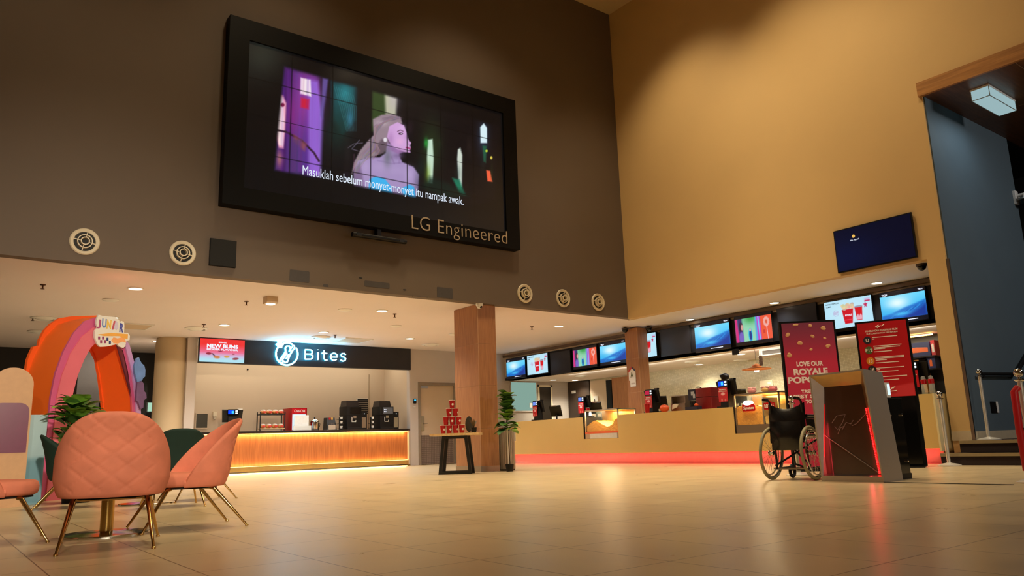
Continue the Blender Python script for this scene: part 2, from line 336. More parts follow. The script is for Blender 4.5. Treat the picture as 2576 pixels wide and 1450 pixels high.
# brown columns with pale joints
def column(name,x0,y0,x1,y1,ztop,steps):
    m=MB(); z=0
    for zz in steps+[ztop]:
        m.box((x0,y0,z),(x1,y1,zz-.006)); m.box((x0+.004,y0+.004,zz-.006),(x1-.004,y1-.004,zz),1); z=zz
    for X_,Y_ in ((x0,y0),(x1,y0)): m.box((X_-.003,Y_-.003,.1),(X_+.003,Y_+.003,ztop-.02),1)
    return m.build(name,[m_column,m_groove])
p=at(1204,900,y=12.86); XC=p.x; XC2=at(1250,960,y=12.86).x
o=column('pillar_brown',XC,12.86,XC2,13.75,ZL-.003,[.86,1.72,2.58]); st(o)
st(MB().box((XC-.012,12.848,0),(XC2+.012,13.76,.11)).build('pillar_kick',m_steel,o))
q=at(1600,823,z=3.38); o=column('pillar_kitchen',q.x,q.y-.02,q.x+.36,q.y+.42,3.367,[.86,1.72,2.58]); st(o); PK=q
# dark paint patches left on the front wall
pt=MB()
for (a,b,cx,cy) in ((729,678,778,712),(813,715,826,723),(917,706,980,727),(1099,722,1139,752),(903,697,911,702),(1014,727,1022,732),(1037,745,1075,753)):
    A=at(a,b,y=YV); B=at(cx,cy,y=YV); z0=max(ZL+.004,min(A.z,B.z)); pt.rbox((A.x,YV-.003,z0),(B.x,YV-.0005,max(A.z,B.z)),.02,axis=1)
st(pt.build('trim_8',m_patch))
# ---------------------------------------------------------------- lamps
def spot(loc,to,e,ang,c=(1,.72,.4),blend=.6,r=.08,name='lamp_light'):
    l=bpy.data.lights.new(name,'SPOT'); l.energy=e; l.spot_size=math.radians(ang); l.spot_blend=blend; l.shadow_soft_size=r; l.color=c
    o=bpy.data.objects.new(name,l); COL.objects.link(o); o.location=loc; o.rotation_euler=(Vector(to)-Vector(loc)).to_track_quat('-Z','Y').to_euler(); return o
def area(loc,to,e,sx,sy,c=(1,.72,.4),name='lamp_light',spread=180):
    l=bpy.data.lights.new(name,'AREA'); l.energy=e; l.shape='RECTANGLE'; l.size=sx; l.size_y=sy; l.color=c; l.spread=math.radians(spread)
    o=bpy.data.objects.new(name,l); COL.objects.link(o); o.location=loc; o.rotation_euler=(Vector(to)-Vector(loc)).to_track_quat('-Z','Y').to_euler(); return o
WARM=(1,.8,.5); SOFT=(1,.96,.9)
DL=None
def downlight(p,z,label,group,r=.075,e=60,ang=130,c=SOFT):
    global DL
    loc=(p.x,p.y,z)
    if DL is None:
        DL=thing('downlight',label,'ceiling light',loc,0,group)
        MB().lathe([(.075,0),(.1,0),(.1,-.012),(.085,-.016),(.075,-.006)],n=28,cap=False).build('trim_ring',m_white,DL)
        MB().lathe([(.0755,-.008),(.05,-.011),(.001,-.012)],n=24,cap=False).build('lamp_lens',e_white,DL)
        o=DL
    else: o=dup(DL,loc,None,label,group)
    o.scale=(r/.075,)*2+(1,)
    spot((p.x,p.y,z-.05),(p.x,p.y,0),e,ang,c,.8,r)
    return o
G='round downlights in the lower ceiling'
low=[(341,726,'over the orange arch under the red-tinted ceiling'),(961,782,'between the two sprinkler heads over the bucket table'),(565,818,'above the red bun menu screen'),(397,859,'beside the round plaster column'),(283,799,'behind the white JUNIOR sign'),(814,836,'above the neon Bites letters'),(1031,852,'above the grey bar door'),(1406,821,'between the brown pillar and the menu screens')]
for x,y,w in low: downlight(at(x,y,z=ZL),ZL,'lit round downlight in the lower ceiling '+w,G,.1,330)
downlight(at(352,890,z=ZL),ZL,'small lit downlight far back past the arch in the lower ceiling',G,.08,40)
for x,y,w in ((1735,804,'above the second large blue menu screen'),(1948,762,'above the pink cartoon menu screen beside the popcorn banner'),(2205,712,'above the popcorn combo screen nearest the pier')): downlight(at(x,y,z=3.37),3.37,'lit downlight in the soffit '+w,'downlights in the soffit',.09,110)
for x,y,w in ((1392,956,'behind the off screen left of the kitchen pillar'),(1447,957,'beside the air diffuser above the dark kitchen doors'),(1289,977,'above the pale green window'),(1758,917,'over the stainless prep station'),(1864,891,'over the bowed worker'),(1917,895,'over the hanging silver packet')): downlight(at(x,y,z=ZK),ZK,'lit downlight in the kitchen ceiling '+w,'downlights in the kitchen',.1,130,c=(1,.92,.72))
# high ceiling floods outside the view light the walls and the floor
m_can=P('flood_can',(60,58,56),.5)
FL=[((10.6,10.4),(13.3,10.2,3.9),860),((10.5,7.6),(13.3,7.4,3.6),860),((10.3,4.6),(13.3,6.0,4.2),520),((8.3,9.6),(8.8,12.75,4.0),520),((4.4,9.6),(4.2,12.75,4.0),390),((.3,9.4),(0,12.75,4),300)]
for k,((x,y),to,e) in enumerate(FL):
    o=thing('ceiling_flood','black can floodlight on the high ceiling aimed at the walls','ceiling light',(x,y,ZT),0,'floodlights on the high ceiling')
    MB().lathe([(.02,0),(.13,-.02),(.13,-.3),(.11,-.32)],n=20).build('can',m_can,o); MB().lathe([(.1,-.325),(.001,-.326)],n=20,cap=False).build('lamp_lens',e_white,o)
    spot((x,y,ZT-.36),to,e,86,WARM,1,.25)
for x,y in ((3,8.5),(6,7.5),(8.5,9.8),(10.5,8.5),(6,10.5),(9.5,5.5)):
    spot((x,y,ZT-.1),(x,y,0),1900,60,WARM,1,.3)
for lx,lab in ((-3.2,'over the chairs'),(-.6,'toward the arch')):  # floodlights added behind the viewer to brighten chairs, arch and podium
    o=thing('fill_flood','added unseen floodlight behind the viewer aimed '+lab,'wall light',(lx,-9,5.2)); MB().box((-.2,.0,-.15),(.2,.12,.15)).build('housing',m_can,o); MB().box((-.17,.12,-.12),(.17,.125,.12)).build('lamp_lens',e_white,o)
o=thing('fill_flood','added unseen floodlight behind the viewer aimed at the podium','wall light',(3.5,-9,5.2)); MB().box((-.2,.0,-.15),(.2,.12,.15)).build('housing',m_can,o); MB().box((-.17,.12,-.12),(.17,.125,.12)).build('lamp_lens',e_white,o)
spot((3.5,-8.8,5.2),(10.8,5.8,1.2),1700,26,(1,.86,.66),1,.2); spot((-3.2,-8.8,5.2),(.9,6.5,.7),2100,34,(1,.86,.66),1,.2); spot((-.6,-8.8,5.2),(1.8,12,1.7),9000,26,(1,.86,.66),1,.2)
spot((3.4,4.4,ZT-.1),(4.2,4.4,0),1200,54,WARM,1,.3)  # extra spot added to brighten the near floor
w=bpy.data.worlds.new('World'); SC.world=w; w.use_nodes=True; w.node_tree.nodes['Background'].inputs[0].default_value=(1,.75,.45,1); w.node_tree.nodes['Background'].inputs[1].default_value=.0
SC.view_settings.view_transform='Standard'; SC.view_settings.look='None'; SC.view_settings.exposure=0; SC.view_settings.gamma=1
# ---------------------------------------------------------------- velvet shell chairs
def shell_mesh(quilt):
    TH=math.radians(106); Z0,HH=.30,.485; m=MB(); NU,NV=190,46
    def hfrac(t):
        return max(.035,(.0848+.30*math.cos(t))/.3848)**.8
    def outer(u,v):
        t=-TH+2*TH*u; z=Z0+HH*hfrac(t)*v; w=(z-Z0)/HH
        fl=.86+.14*min(1,w/.22)**.5; rx=.33*fl; ry=.30*fl
        s_=math.sin(t); x=rx*math.copysign(abs(s_)**.74,s_); y=-ry*math.cos(t)-.075*w*w*max(0,math.cos(t)+.25)
        return x,y,z,t
    def p_out(u,v):
        x,y,z,t=outer(u,v); r=0
        if quilt and abs(x)<.28 and z>.34:
            g=0
            for sgn in (1,-1):
                q=((x*.78*sgn+(z-.3))/.125)%1; q=min(q,1-q); g=max(g,math.exp(-(q*.125/.0068)**2))
            r=-.007*g*min(1,max(0,(.27-abs(x))*14))*min(1,max(0,(math.cos(t)+.1)*2))
        return Vector((x+math.sin(t)*r,y-math.cos(t)*r,z))
    def p_in(u,v):
        x,y,z,t=outer(u,v); k=.042*(1-.25*v); return Vector((x-math.sin(t)*k,y+math.cos(t)*k,z))
    def wrap(u,v):
        # v: 0 outer bottom .. .5 top edge .. 1 inner bottom
        if v<.46: return p_out(u,v/.46)
        if v>.54: return p_in(u,(1-v)/.46)
        a=p_out(u,1); b=p_in(u,1); k=(v-.46)/.08; return a.lerp(b,k)+Vector((0,0,.02*math.sin(k*PI)))
    m.grid(wrap,NU,NV*2)
    n=NU+1; R=NV*2
    for e in (0,NU): # close the arm ends
        idx=[j*n+e for j in range(R+1)]; m.f.append(tuple(idx if e else idx[::-1])); m.m.append(0)
    return m
def seat_mb():
    m=MB()
    def ring(r,z):
        pts=[]
        for k in range(48):
            t=2*PI*k/48; x=math.sin(t); y=-math.cos(t); f=1 if y<0 else 1.0
            sx=.285*math.copysign(abs(x)**.82,x); sy=(.25*y if y<0 else .275*math.copysign(abs(y)**.8,y)); pts.append(Vector((sx*r,sy*r,z)))
        return pts
    prof=[(.90,.305),(.97,.315),(1,.335),(1,.365),(.97,.392),(.88,.403),(.5,.408),(.02,.409)]
    vs=[]; 
    for r,z in prof: vs+=ring(r,z)
    fs=[(i*48+k,i*48+(k+1)%48,(i+1)*48+(k+1)%48,(i+1)*48+k) for i in range(len(prof)-1) for k in range(48)]+[tuple(range(48))[::-1]]
    return m.add(vs,fs)
def base_mb():
    m=MB(); pts=[(.25*math.sin(2*PI*k/40),-.235*math.cos(2*PI*k/40)+.01,.29) for k in range(40)]
    return m.prism(pts,(0,0,.016))
CH={}
def make_chair(kind,label,quilt):
    t=thing('velvet_chair',label,'chair'); mat=m_pink if kind=='pink' else m_green
    shell_mesh(quilt).build('backrest',mat,t,sharp=60); seat_mb().build('seat',mat,t,sharp=60); base_mb().build('seat_base',m_felt,t)
    for sx in (-1,1):
        for fy in (0,1):
            a=Vector((sx*(.2 if fy else .19),.15 if fy else -.14,.292)); b=Vector((sx*(.285 if fy else .25),.335 if fy else -.395,.006))
            k=a+Vector((sx*.012,.02 if fy else -.02,-.006))
            lg=MB().tube([a-Vector((sx*.05,0,-.002)),a,k,b],[.011,.0145,.0145,.008],10).build('leg',m_gold,t)
            MB().lathe([(.013,-.005),(.013,.004),(.008,.008)],b,12).build('foot',m_gold,lg)
    for yy in (.15,-.14): MB().tube([(-.195,yy,.286),(.195,yy,.286)],.008,8).build('leg_rail',m_gold,t)
    return t
GP='blush velvet shell chairs around the round table'; GG='dark green velvet shell chairs around the second table'
def face(dx,dy): return math.atan2(dy,dx)-PI/2
cp=make_chair('pink','blush pink velvet shell chair with diamond-quilted back turned towards us',True); cp['group']=GP
cp.location=(1.008,5.50,0); cp.rotation_euler=(0,0,face(.208,.978))
dup(cp,(1.64,6.25,0),face(-.99,.02),'blush pink velvet shell chair seen side-on, between the round table and the bar')
dup(cp,(.43,6.36,0),face(.99,-.06),'blush pink velvet shell chair cut off by the left picture edge')
cg=make_chair('green','dark green velvet shell chair with its rounded back just behind the side-on pink chair',False); cg['group']=GG
cg.location=(2.24,8.95,0); cg.rotation_euler=(0,0,face(.10,.99))
dup(cg,(1.47,10.0,0),face(.98,-.2),'dark green velvet shell chair in profile beside the pale blue display board')
dup(cg,(2.69,9.78,0),face(-.98,-.1),'dark green velvet shell chair almost hidden behind the side-on pink chair')
def round_table(x,y,label):
    t=thing('round_table',label,'table',(x,y,0),0,'round pedestal tables')
    MB().lathe([(.29,0),(.29,.012),(.285,.018),(.06,.026),(.045,.03)],n=56).build('base',m_chrome,t)
    MB().lathe([(.043,.028),(.043,.66)],n=28).build('pedestal',m_brass,t); MB().lathe([(.12,.655),(.12,.665)],n=28).build('mount_plate',m_brass,t)
    MB().lathe([(.29,.665),(.31,.672),(.31,.69),(.30,.697),(.001,.698)],n=56).build('table_top',m_white,t); return t
rt=round_table(1.12,6.22,'round pedestal table with brass column hidden behind the quilted pink chair')
dup(rt,(2.13,9.65,0),None,'round pedestal table with polished base between the dark green chairs')
# ---------------------------------------------------------------- the orange arch
AO=Vector((2.2,12.35,0)); ab=math.radians(62); AR=Vector((math.sin(ab),math.cos(ab),0)); AN=Vector((-AR.y,AR.x,0))   # AN points away from the viewer
def ap(pts,off=0,lo=True): return [atp(x,y,AO+AN*off,AN) for x,y in pts]
ar=thing('display_arch','tall orange and pink cardboard walk-through arch behind the velvet chairs','display',AO)
def loc(pts): return [p-AO for p in pts]
FZ=lambda x:[]  # noqa
def foot(x,y,off=0):
    p=atp(x,y,AO+AN*off,AN); p.z=0; return p
m_arch=P('orange_board',(250,112,34),.5,var=.06,scale=3); m_archd=P('orange_board_inner',(246,98,26),.55,var=.06,scale=3); m_apink=P('pink_board',(206,92,140),.5,var=.08,scale=3); m_apink2=P('rose_board',(222,110,128),.5,var=.08,scale=3); m_alilac=P('lilac_board',(196,152,206),.5,var=.06,scale=3)
out=[(60,1045),(52,965),(62,948),(66,930),(70,905),(76,890),(84,873),(97,870),(100,855),(112,832),(128,815),(150,801),(180,796),(250,794),(278,797),(300,818),(322,860),(340,930),(350,1000),(354,1060)]
inn=[(334,1060),(331,1000),(322,935),(310,885),(292,852),(268,845),(246,858),(228,876),(212,905),(196,945),(184,990),(174,1040)]
pk_o=[(122,1060),(128,1000),(140,940),(160,885),(186,838),(214,808),(250,796),(278,799),(299,820),(321,862),(339,930),(349,1000),(353,1060)]
BD=.62
o1=loc(ap(pk_o,.02)); i1=loc(ap(inn,.02)); a0=foot(116,1060,.02)-AO; a1=foot(353,1060,.02)-AO; b1=foot(334,1060,.02)-AO; b0=foot(170,1060,.02)-AO
MB().prism([a0]+o1+[a1,b1]+i1+[b0],AN*(BD-.02)).build('arch_body',m_arch,ar,sharp=30)
bo=out[1:-4]+[(290,830),(292,880),(296,960),(298,1050)]; bi=[(262,1050),(256,1000),(250,950),(242,905),(228,878),(208,902),(194,945),(184,990),(178,1050)]
a0=foot(52,1050,BD)-AO; a1=foot(298,1050,BD)-AO; b1=foot(262,1050,BD)-AO; b0=foot(178,1050,BD)-AO
MB().prism([a0]+loc(ap(bo,BD))+[a1,b1]+loc(ap(bi,BD))+[b0],AN*.05).build('flame_board',m_archd,ar,sharp=30)
o2=loc(ap(pk_o,-.01)); i2=loc(ap(inn,-.01)); a0=foot(116,1060,-.01)-AO; a1=foot(353,1060,-.01)-AO; b1=foot(334,1060,-.01)-AO; b0=foot(170,1060,-.01)-AO
MB().prism([a0]+o2+[a1,b1]+i2+[b0],AN*.035).build('front_ring',m_apink,ar,sharp=30)
in_o=[(138,1060),(143,1000),(156,945),(178,890),(206,848),(236,824),(262,822),(285,836),(304,870),(321,930),(331,1000),(336,1060)]
o3=loc(ap(in_o,-.03)); i3=loc(ap(inn,-.03)); a0=foot(132,1060,-.03)-AO; a1=foot(336,1060,-.03)-AO; b1=foot(334,1060,-.03)-AO; b0=foot(170,1060,-.03)-AO
MB().prism([a0]+o3+[a1,b1]+i3+[b0],AN*.02).build('inner_ring',m_apink2,ar,sharp=30)
li=[(312,848),(326,868),(344,935),(352,1000),(356,1060),(345,1060),(341,1000),(332,935),(316,872),(306,852)]
q=loc(ap(li,-.035)); f0=foot(356,1060,-.035)-AO; f1=foot(345,1060,-.035)-AO
MB().prism(q[:5]+[f0,f1]+q[5:],AN*.03).build('edge_strip',m_alilac,ar)
# the sign fixed at its crown
sg=[(248,792),(257,795),(290,798),(300,806),(302,814),(306,808),(312,811),(313,820),(312,838),(322,838),(327,846),(326,856),(318,858),(315,872),(310,876),(300,872),(295,866),(270,872),(252,873),(245,866),(238,848),(239,832),(246,824),(242,815),(243,806)]
S=MB().prism(loc(ap(sg,-.07)),AN*.03).build('junior_sign',m_white,ar,sharp=30,label='white cut-out sign with coloured letters')
def on_arch(x,y,off): return atp(x,y,AO+AN*off,AN)-AO
def arch_text(s_,x,y,x2,y2,hpx,mat,name='lettering',bold=.03):
    a=on_arch(x,y,-.071); b=on_arch(x2,y2,-.071); up=on_arch(x,y-hpx,-.071)
    text(s_,name,mat,frame(a,b-a,up-a),width=(b-a).length,height=(up-a).length,bold=bold,parent=S)
cols=[(176,84,130),(110,140,200),(236,196,90),(196,90,110),(70,80,170)]
for s_,x,y,w,c in (('J',244,820,9,0),('U',256,823,11,1),('N',268,826,11,2),('I',281,828,4,3),('R',300,835,10,4)):
    arch_text(s_,x,y,x+w,y+1.5,23,P('letter_%s'%s_,cols[c],.5))
d_=MB()
d_.prism(loc(ap([(287,812),(291,806),(296,812),(298,826),(293,831),(287,827)],-.072)),AN*.003); d_.build('letter_emblem',P('pale_lilac',(206,200,226),.5),S)
MB().prism(loc(ap([(246,842),(280,838),(322,841),(321,853),(312,852),(300,846),(262,846)],-.072)),AN*.003).build('ribbon',P('ribbon_amber',(240,176,84),.5),S)
ck=MB(); ck2=MB()
for k,(x,y) in enumerate(((247,847),(257,847),(252,856),(262,856),(268,850),(274,858))):
    (ck if k<4 else ck2).prism(loc(ap([(x,y),(x+5,y),(x+5,y+8),(x,y+8)],-.072)),AN*.003)
ck.build('checker_mark',P('plum_print',(150,60,110),.5),S); ck2.build('checker_mark',P('navy_print',(50,60,120),.5),S)
MB().prism(loc(ap([(280,856),(286,849),(296,852),(306,849),(315,854),(317,863),(308,860),(296,865),(286,864)],-.073)),AN*.003).build('flame_mark',P('flame_print',(244,170,110),.5),S)
# blue and plum cut-outs on the arch's far edge
tr=[(344,902),(350,900),(353,908),(357,915),(363,920),(366,932),(365,948),(360,952),(356,962),(346,962),(340,940),(338,920)]
MB().prism(loc(ap(tr,-.12)),AN*.03).build('cutout',P('blue_print',(104,140,204),.5,var=.3,scale=9),ar,label='blue cut-out shape')
tr=[(346,962),(356,958),(362,966),(363,985),(368,990),(369,1002),(362,1008),(361,1026),(354,1030),(348,1012),(343,1008),(344,985)]
MB().prism(loc(ap(tr,-.12)),AN*.03).build('cutout',P('plum_cut',(112,84,128),.5,var=.3,scale=9),ar,label='plum cut-out shape')
# pale sky board beside the arch
b0=at(121,1044,y=11.2); bd=thing('display_board','pale blue cloud-printed display board beside the orange arch','display',(b0.x-.95,11.2,0))
def sky(u,v,Pn):
    p=Paint(u,v,(150,182,190)); p.glow(.2,.9,.5,.3,(186,205,208),.7).poly([(0,0),(1,0),(1,.52),(.78,.5),(.55,.3),(.3,.22),(0,.18)],(92,142,158),.06).glow(.8,.12,.2,.05,(150,180,186),.5); return p.c
MB().box((0,0,0),(.95,.03,b0.z)).build('panel',m_white,bd); picture('printed_face',m_print,(0,-.002,0),X,Z,.95,b0.z,60,60,sky,bd)
MB().box((.1,.03,0),(.16,.4,.02)).box((.1,.03,0),(.16,.05,.7)).build('strut',m_white,bd)
# plain plum standee (stand-in, no figure)
pn=thing('standee','plain plum and peach rounded standee board at the left picture edge','display',(at(30,1000,y=10.9).x,10.9,0))
def rb(w,z0,z1,r=.12,off=0):
    pts=[(-w,off,z0),(w,off,z0)]
    for k in range(9): a=PI/2*k/8; pts.append((w-r+r*math.cos(a),off,z1-r+r*math.sin(a)))
    for k in range(9): a=PI/2+PI/2*k/8; pts.append((-w+r+r*math.cos(a),off,z1-r+r*math.sin(a)))
    return pts
MB().prism(rb(.21,0,1.62,.2),(0,.03,0)).build('panel',P('peach_board',(196,150,104),.5),pn)
MB().prism(rb(.19,.62,1.2,.1,-.006),(0,.006,0)).build('plum_field',P('plum_board',(104,22,66),.3),pn); MB().box((-.15,.03,0),(.15,.2,.015)).build('foot',m_white,pn)
# ---------------------------------------------------------------- broad-leaved plants
def leaf(m,base,d,L,W,droop=.25,fold=.25,mi=0,n=6):
    d=Vector(d).normalized(); s=d.cross(Z)
    if s.length<.1: s=X.copy()
    s.normalize(); nn=s.cross(d)
    o=len(m.v); vs=[]; 
    for i in range(n+1):
        k=i/n; c=Vector(base)+d*(L*k)-Z*(droop*L*k*k); w=W*math.sin(PI*min(1,k*.94+.04))**.75*(1 if k<.55 else 1-.25*(k-.55))
        vs+=[c-s*w+nn*fold*w,c,c+s*w+nn*fold*w]
    fs=[]
    for i in range(n):
        a=3*i; fs+=[(a,a+1,a+4,a+3),(a+1,a+2,a+5,a+4)]
    return m.add(vs,fs,mi)
def pot_mb(r,h): return MB().lathe([(r*.8,0),(r,h),(r*1.03,h),(r*.93,h-.005),(r*.9,h-.03)],n=28,cap=False).lathe([(r*.8,0),(.001,0)],n=28,cap=False)
def soil(r,h,p): MB().lathe([(r*.92,h-.03),(.001,h-.02)],n=24,cap=False).build('soil',m_soil,p)
pl=thing('potted_plant','bushy broad-leaved green plant standing in the orange arch behind the pink chair','plant',(1.62,11.0,0))
pot_mb(.19,.4).build('pot',m_black,pl); soil(.19,.4,pl); MB().tube([(0,0,.36),(.02,0,.7),(0,.02,1.05)],.02).tube([(0,0,.36),(-.1,0,.7),(-.2,.02,.9)],.015).build('stem',m_bark,pl)
lf=MB(); rr=random.Random(3)
for k in range(110):
    a=rr.uniform(0,2*PI); z=rr.uniform(.6,1.22); e=rr.uniform(.2,1.3); r0=rr.uniform(0,.16)
    leaf(lf,(r0*math.cos(a)-.06,r0*math.sin(a),z),(math.cos(a),math.sin(a),e),rr.uniform(.2,.3),rr.uniform(.08,.115),.3,.2,rr.randint(0,2)//2)
lf.build('foliage',[m_leaf,m_leafd],pl)
# ---------------------------------------------------------------- snack bar in the recess
def bx(x,y,yy): return at(x,y,y=yy)
BL,BR=5.42,11.46
fa=thing('sign_fascia','black fascia board over the snack bar','sign board',((BL+BR)/2,YB-.07,2.77))
MB().box((BL-fa.location.x,0,0),(BR-fa.location.x,.16,ZL-2.774)).build('board',P('fascia_black',(34,32,36),.4),fa)
# bun menu screen
a=at(504,851,y=YB-.13); b=at(614,914,y=YB-.13)
def buns(u,v,Pn):
    p=Paint(u,v,(240,40,40)); t=np.clip((.78-v)/.55,0,1)[:,None]; base=np.array((238,44,44.))*(1-t)+np.array((232,150,206.))*t
    t2=np.clip((.42-v)/.3,0,1)[:,None]; p.c=base*(1-t2)+np.array((176,226,240.))*t2
    for (x,y,rx,ry,c,r) in ((.2,.36,.06,.05,(150,40,60),0),(.38,.22,.075,.06,(206,130,80),-.2),(.6,.25,.06,.05,(214,160,80),.1),(.8,.17,.075,.05,(150,70,80),.3),(.75,.37,.03,.03,(170,80,90),0),(.45,.48,.05,.025,(150,50,80),0)): p.ell(x,y,rx,ry,c,.3,1,r)
    p.line([(.28,.36),(.33,.27)],.03,(60,40,60),.01); return p.c
def monitor(name,label,cat,o,w,h,depth,fn,nx,ny,group=None,rx=X,bez=.012,mat=None,bottom=None,rot=0):
    """flat screen: o = lower left corner of its face"""
    t=thing(name,label,cat,o,rot,group)
    MB().box((-bez,.004,-bez),(w+bez,depth,h+bez)).build('case',m_black,t)
    f=MB(); f.box((-bez,0,-bez),(w+bez,.006,.0)); f.box((-bez,0,h),(w+bez,.006,h+bez)); f.box((-bez,0,0),(0,.006,h)); f.box((w,0,0),(w+bez,.006,h)); f.build('bezel',m_blackgloss,t)
    return t,picture('screen',mat or ms_screen,(0,.003,0),X,Z,w,h,nx,ny,fn,t)
t,s_=monitor('menu_screen','red and pale blue bun menu screen on the black bar fascia','screen',(a.x,YB-.13,b.z),b.x-a.x,a.z-b.z,.055,buns,90,54)
def stext(t,s,x,y,w,mat=None,h=None,bold=0.02,W=None,Hh=None):
    return text(s,'caption',mat or e_text,frame((x,-.001,y),X,Z),width=w,height=h,bold=bold,depth=.001,parent=t)
SW,SH=b.x-a.x,a.z-b.z
stext(t,'NEW BUNS',SW*.15,SH*.62,SW*.7,h=SH*.17,bold=.05); stext(t,'BIGGER FLAVOUR',SW*.15,SH*.51,SW*.7,h=SH*.085,bold=.04); stext(t,'BUN-GO',SW*.41,SH*.83,SW*.18,h=SH*.06,bold=.04)
# neon sign: flower, ring, twisted bun, letters
ns=thing('neon_sign','white neon flower-and-ring emblem glowing on the black bar fascia','sign',(0,0,0))
YN=YB-.15
def N(x,y): return at(x,y,y=YN)
def neon(pts,name,r=.016,closed=False,parent=ns):
    P3=[N(*p) for p in pts]
    MB().tube(P3,r*1.0,8,closed=closed).build(name,e_neon,parent)
    MB().tube([p+Y*.03 for p in P3],r*1.2,8,closed=closed).build('glow_backing',e_cyan,parent)
def circ(cx,cy,rx,ry,a0,a1,n=30): return [(cx+rx*math.cos(math.radians(a0+(a1-a0)*k/n)),cy-ry*math.sin(math.radians(a0+(a1-a0)*k/n))) for k in range(n+1)]
neon(circ(722,891,27.5,28,35,-128),'ring_tube',.018); neon(circ(722,891,27.5,28,60,112),'ring_tube',.018); neon(circ(722,891,27.5,28,140,228),'ring_tube',.018)
fl=[(704+ (6.5+2.6*math.cos(6*t))*math.cos(t),867+(6.5+2.6*math.cos(6*t))*math.sin(t)) for t in [2*PI*k/48 for k in range(48)]]
neon(fl,'flower_tube',.014,True); neon(circ(704,867,2.2,2.2,0,330,10),'flower_tube',.012)
neon([(736,869),(741,871),(741,876),(735,884),(728,897),(726,903),(723,911),(718,913),(714,909),(709,914),(703,911),(706,904),(716,890),(719,884),(718,876),(722,871),(728,871),(731,877),(728,885)],'twist_tube',.018)
neon([(722,888),(716,898),(710,907)],'twist_tube',.016); neon([(726,892),(720,903)],'twist_tube',.016); neon([(731,880),(736,872)],'twist_tube',.012)
lt=thing('neon_letters','white neon word Bites glowing on the black bar fascia','sign',(0,0,0))
def letter(paths,nm): 
    for pth in paths: neon(pth,'letter_%s'%nm,.014,parent=lt)
letter([[(768,880),(768,904)],[(768,880),(782,880.5),(786,884),(786,888),(782,891.5),(768,891)],[(782,891.5),(787,895),(787,900),(783,904),(768,904)]],'b')
letter([[(800,886.5),(800,906)],[(800,880),(800,880.8)]],'i')
letter([[(815.5,882),(815.5,902),(818,906),(823.5,906.5)],[(810,889),(823,889.5)]],'t')
letter([[(832,898.5),(848.5,899),(848,893),(844,889.5),(839,889),(834,891.5),(832,897),(833,902.5),(837,906.5),(843,907),(847,904.5)]],'e')
letter([[(870,892.5),(866,889.5),(861,890),(858.5,893),(860,897),(867,899.5),(870,903),(868.5,907.5),(863,909),(857.5,906)]],'s')
# counter
XL=5.55; XRr=11.44; YF=YB-.02
area((8.05,YB-.45,ZL-.5),(8.05,YB-.4,9),46,1.1,.1,(.06,.6,1)); ct=thing('snack_counter','long walnut-fronted snack counter with dark top and glowing warm strips','counter',((XL+XRr)/2,YB,0))
ox=ct.location.x
MB().box((XL-ox,.04,.17),(XRr-ox,.06,.98)).box((XL-ox,.06,.06),(XRr-ox,.5,.98)).build('front_panel',m_woodfront,ct)
MB().box((XL-ox,-.03,.05),(XRr-ox,.5,.165)).build('plinth',P('plinth_brass',(176,150,90),.3,.5),ct)
MB().box((XL-ox-.03,-.05,1.0),(XRr-ox,.75,1.06)).build('counter_top',m_darktop,ct,bevel=.006)
MB().box((XRr-ox-.05,-.04,.05),(XRr-ox,.05,1.0)).build('end_post',m_beige,ct)
MB().box((XL-ox,.005,.982),(XRr-ox-.06,.03,.996)).build('led_strip',e_warm,ct,label='warm light strip under the top'); MB().box((XL-ox,.0,.168),(XRr-ox-.06,.03,.176)).build('led_strip',e_warm,ct,label='warm light strip above the plinth'); MB().box((XL-ox,.03,.0),(XRr-ox-.06,.06,.012)).build('led_strip',e_warm,ct,label='warm light strip at the floor')
area((ox,YB-.005,.975),(ox,YB+.05,.3),32,5.6,.02,(1,.7,.32)); area((ox,YB-.0,.19),(ox,YB+.04,.5),10,5.6,.02,(1,.66,.25)); area((ox,YB-.05,.04),(ox,YB-.6,0),26,5.6,.03,(1,.66,.25))
area((8.4,20.75,3.36),(8.4,21.0,0),58,5.6,.5,(1,.92,.75)); CT=1.06; YC=YB+.25
def cpos(x,y,yy=YC): return at(x,y,y=yy)
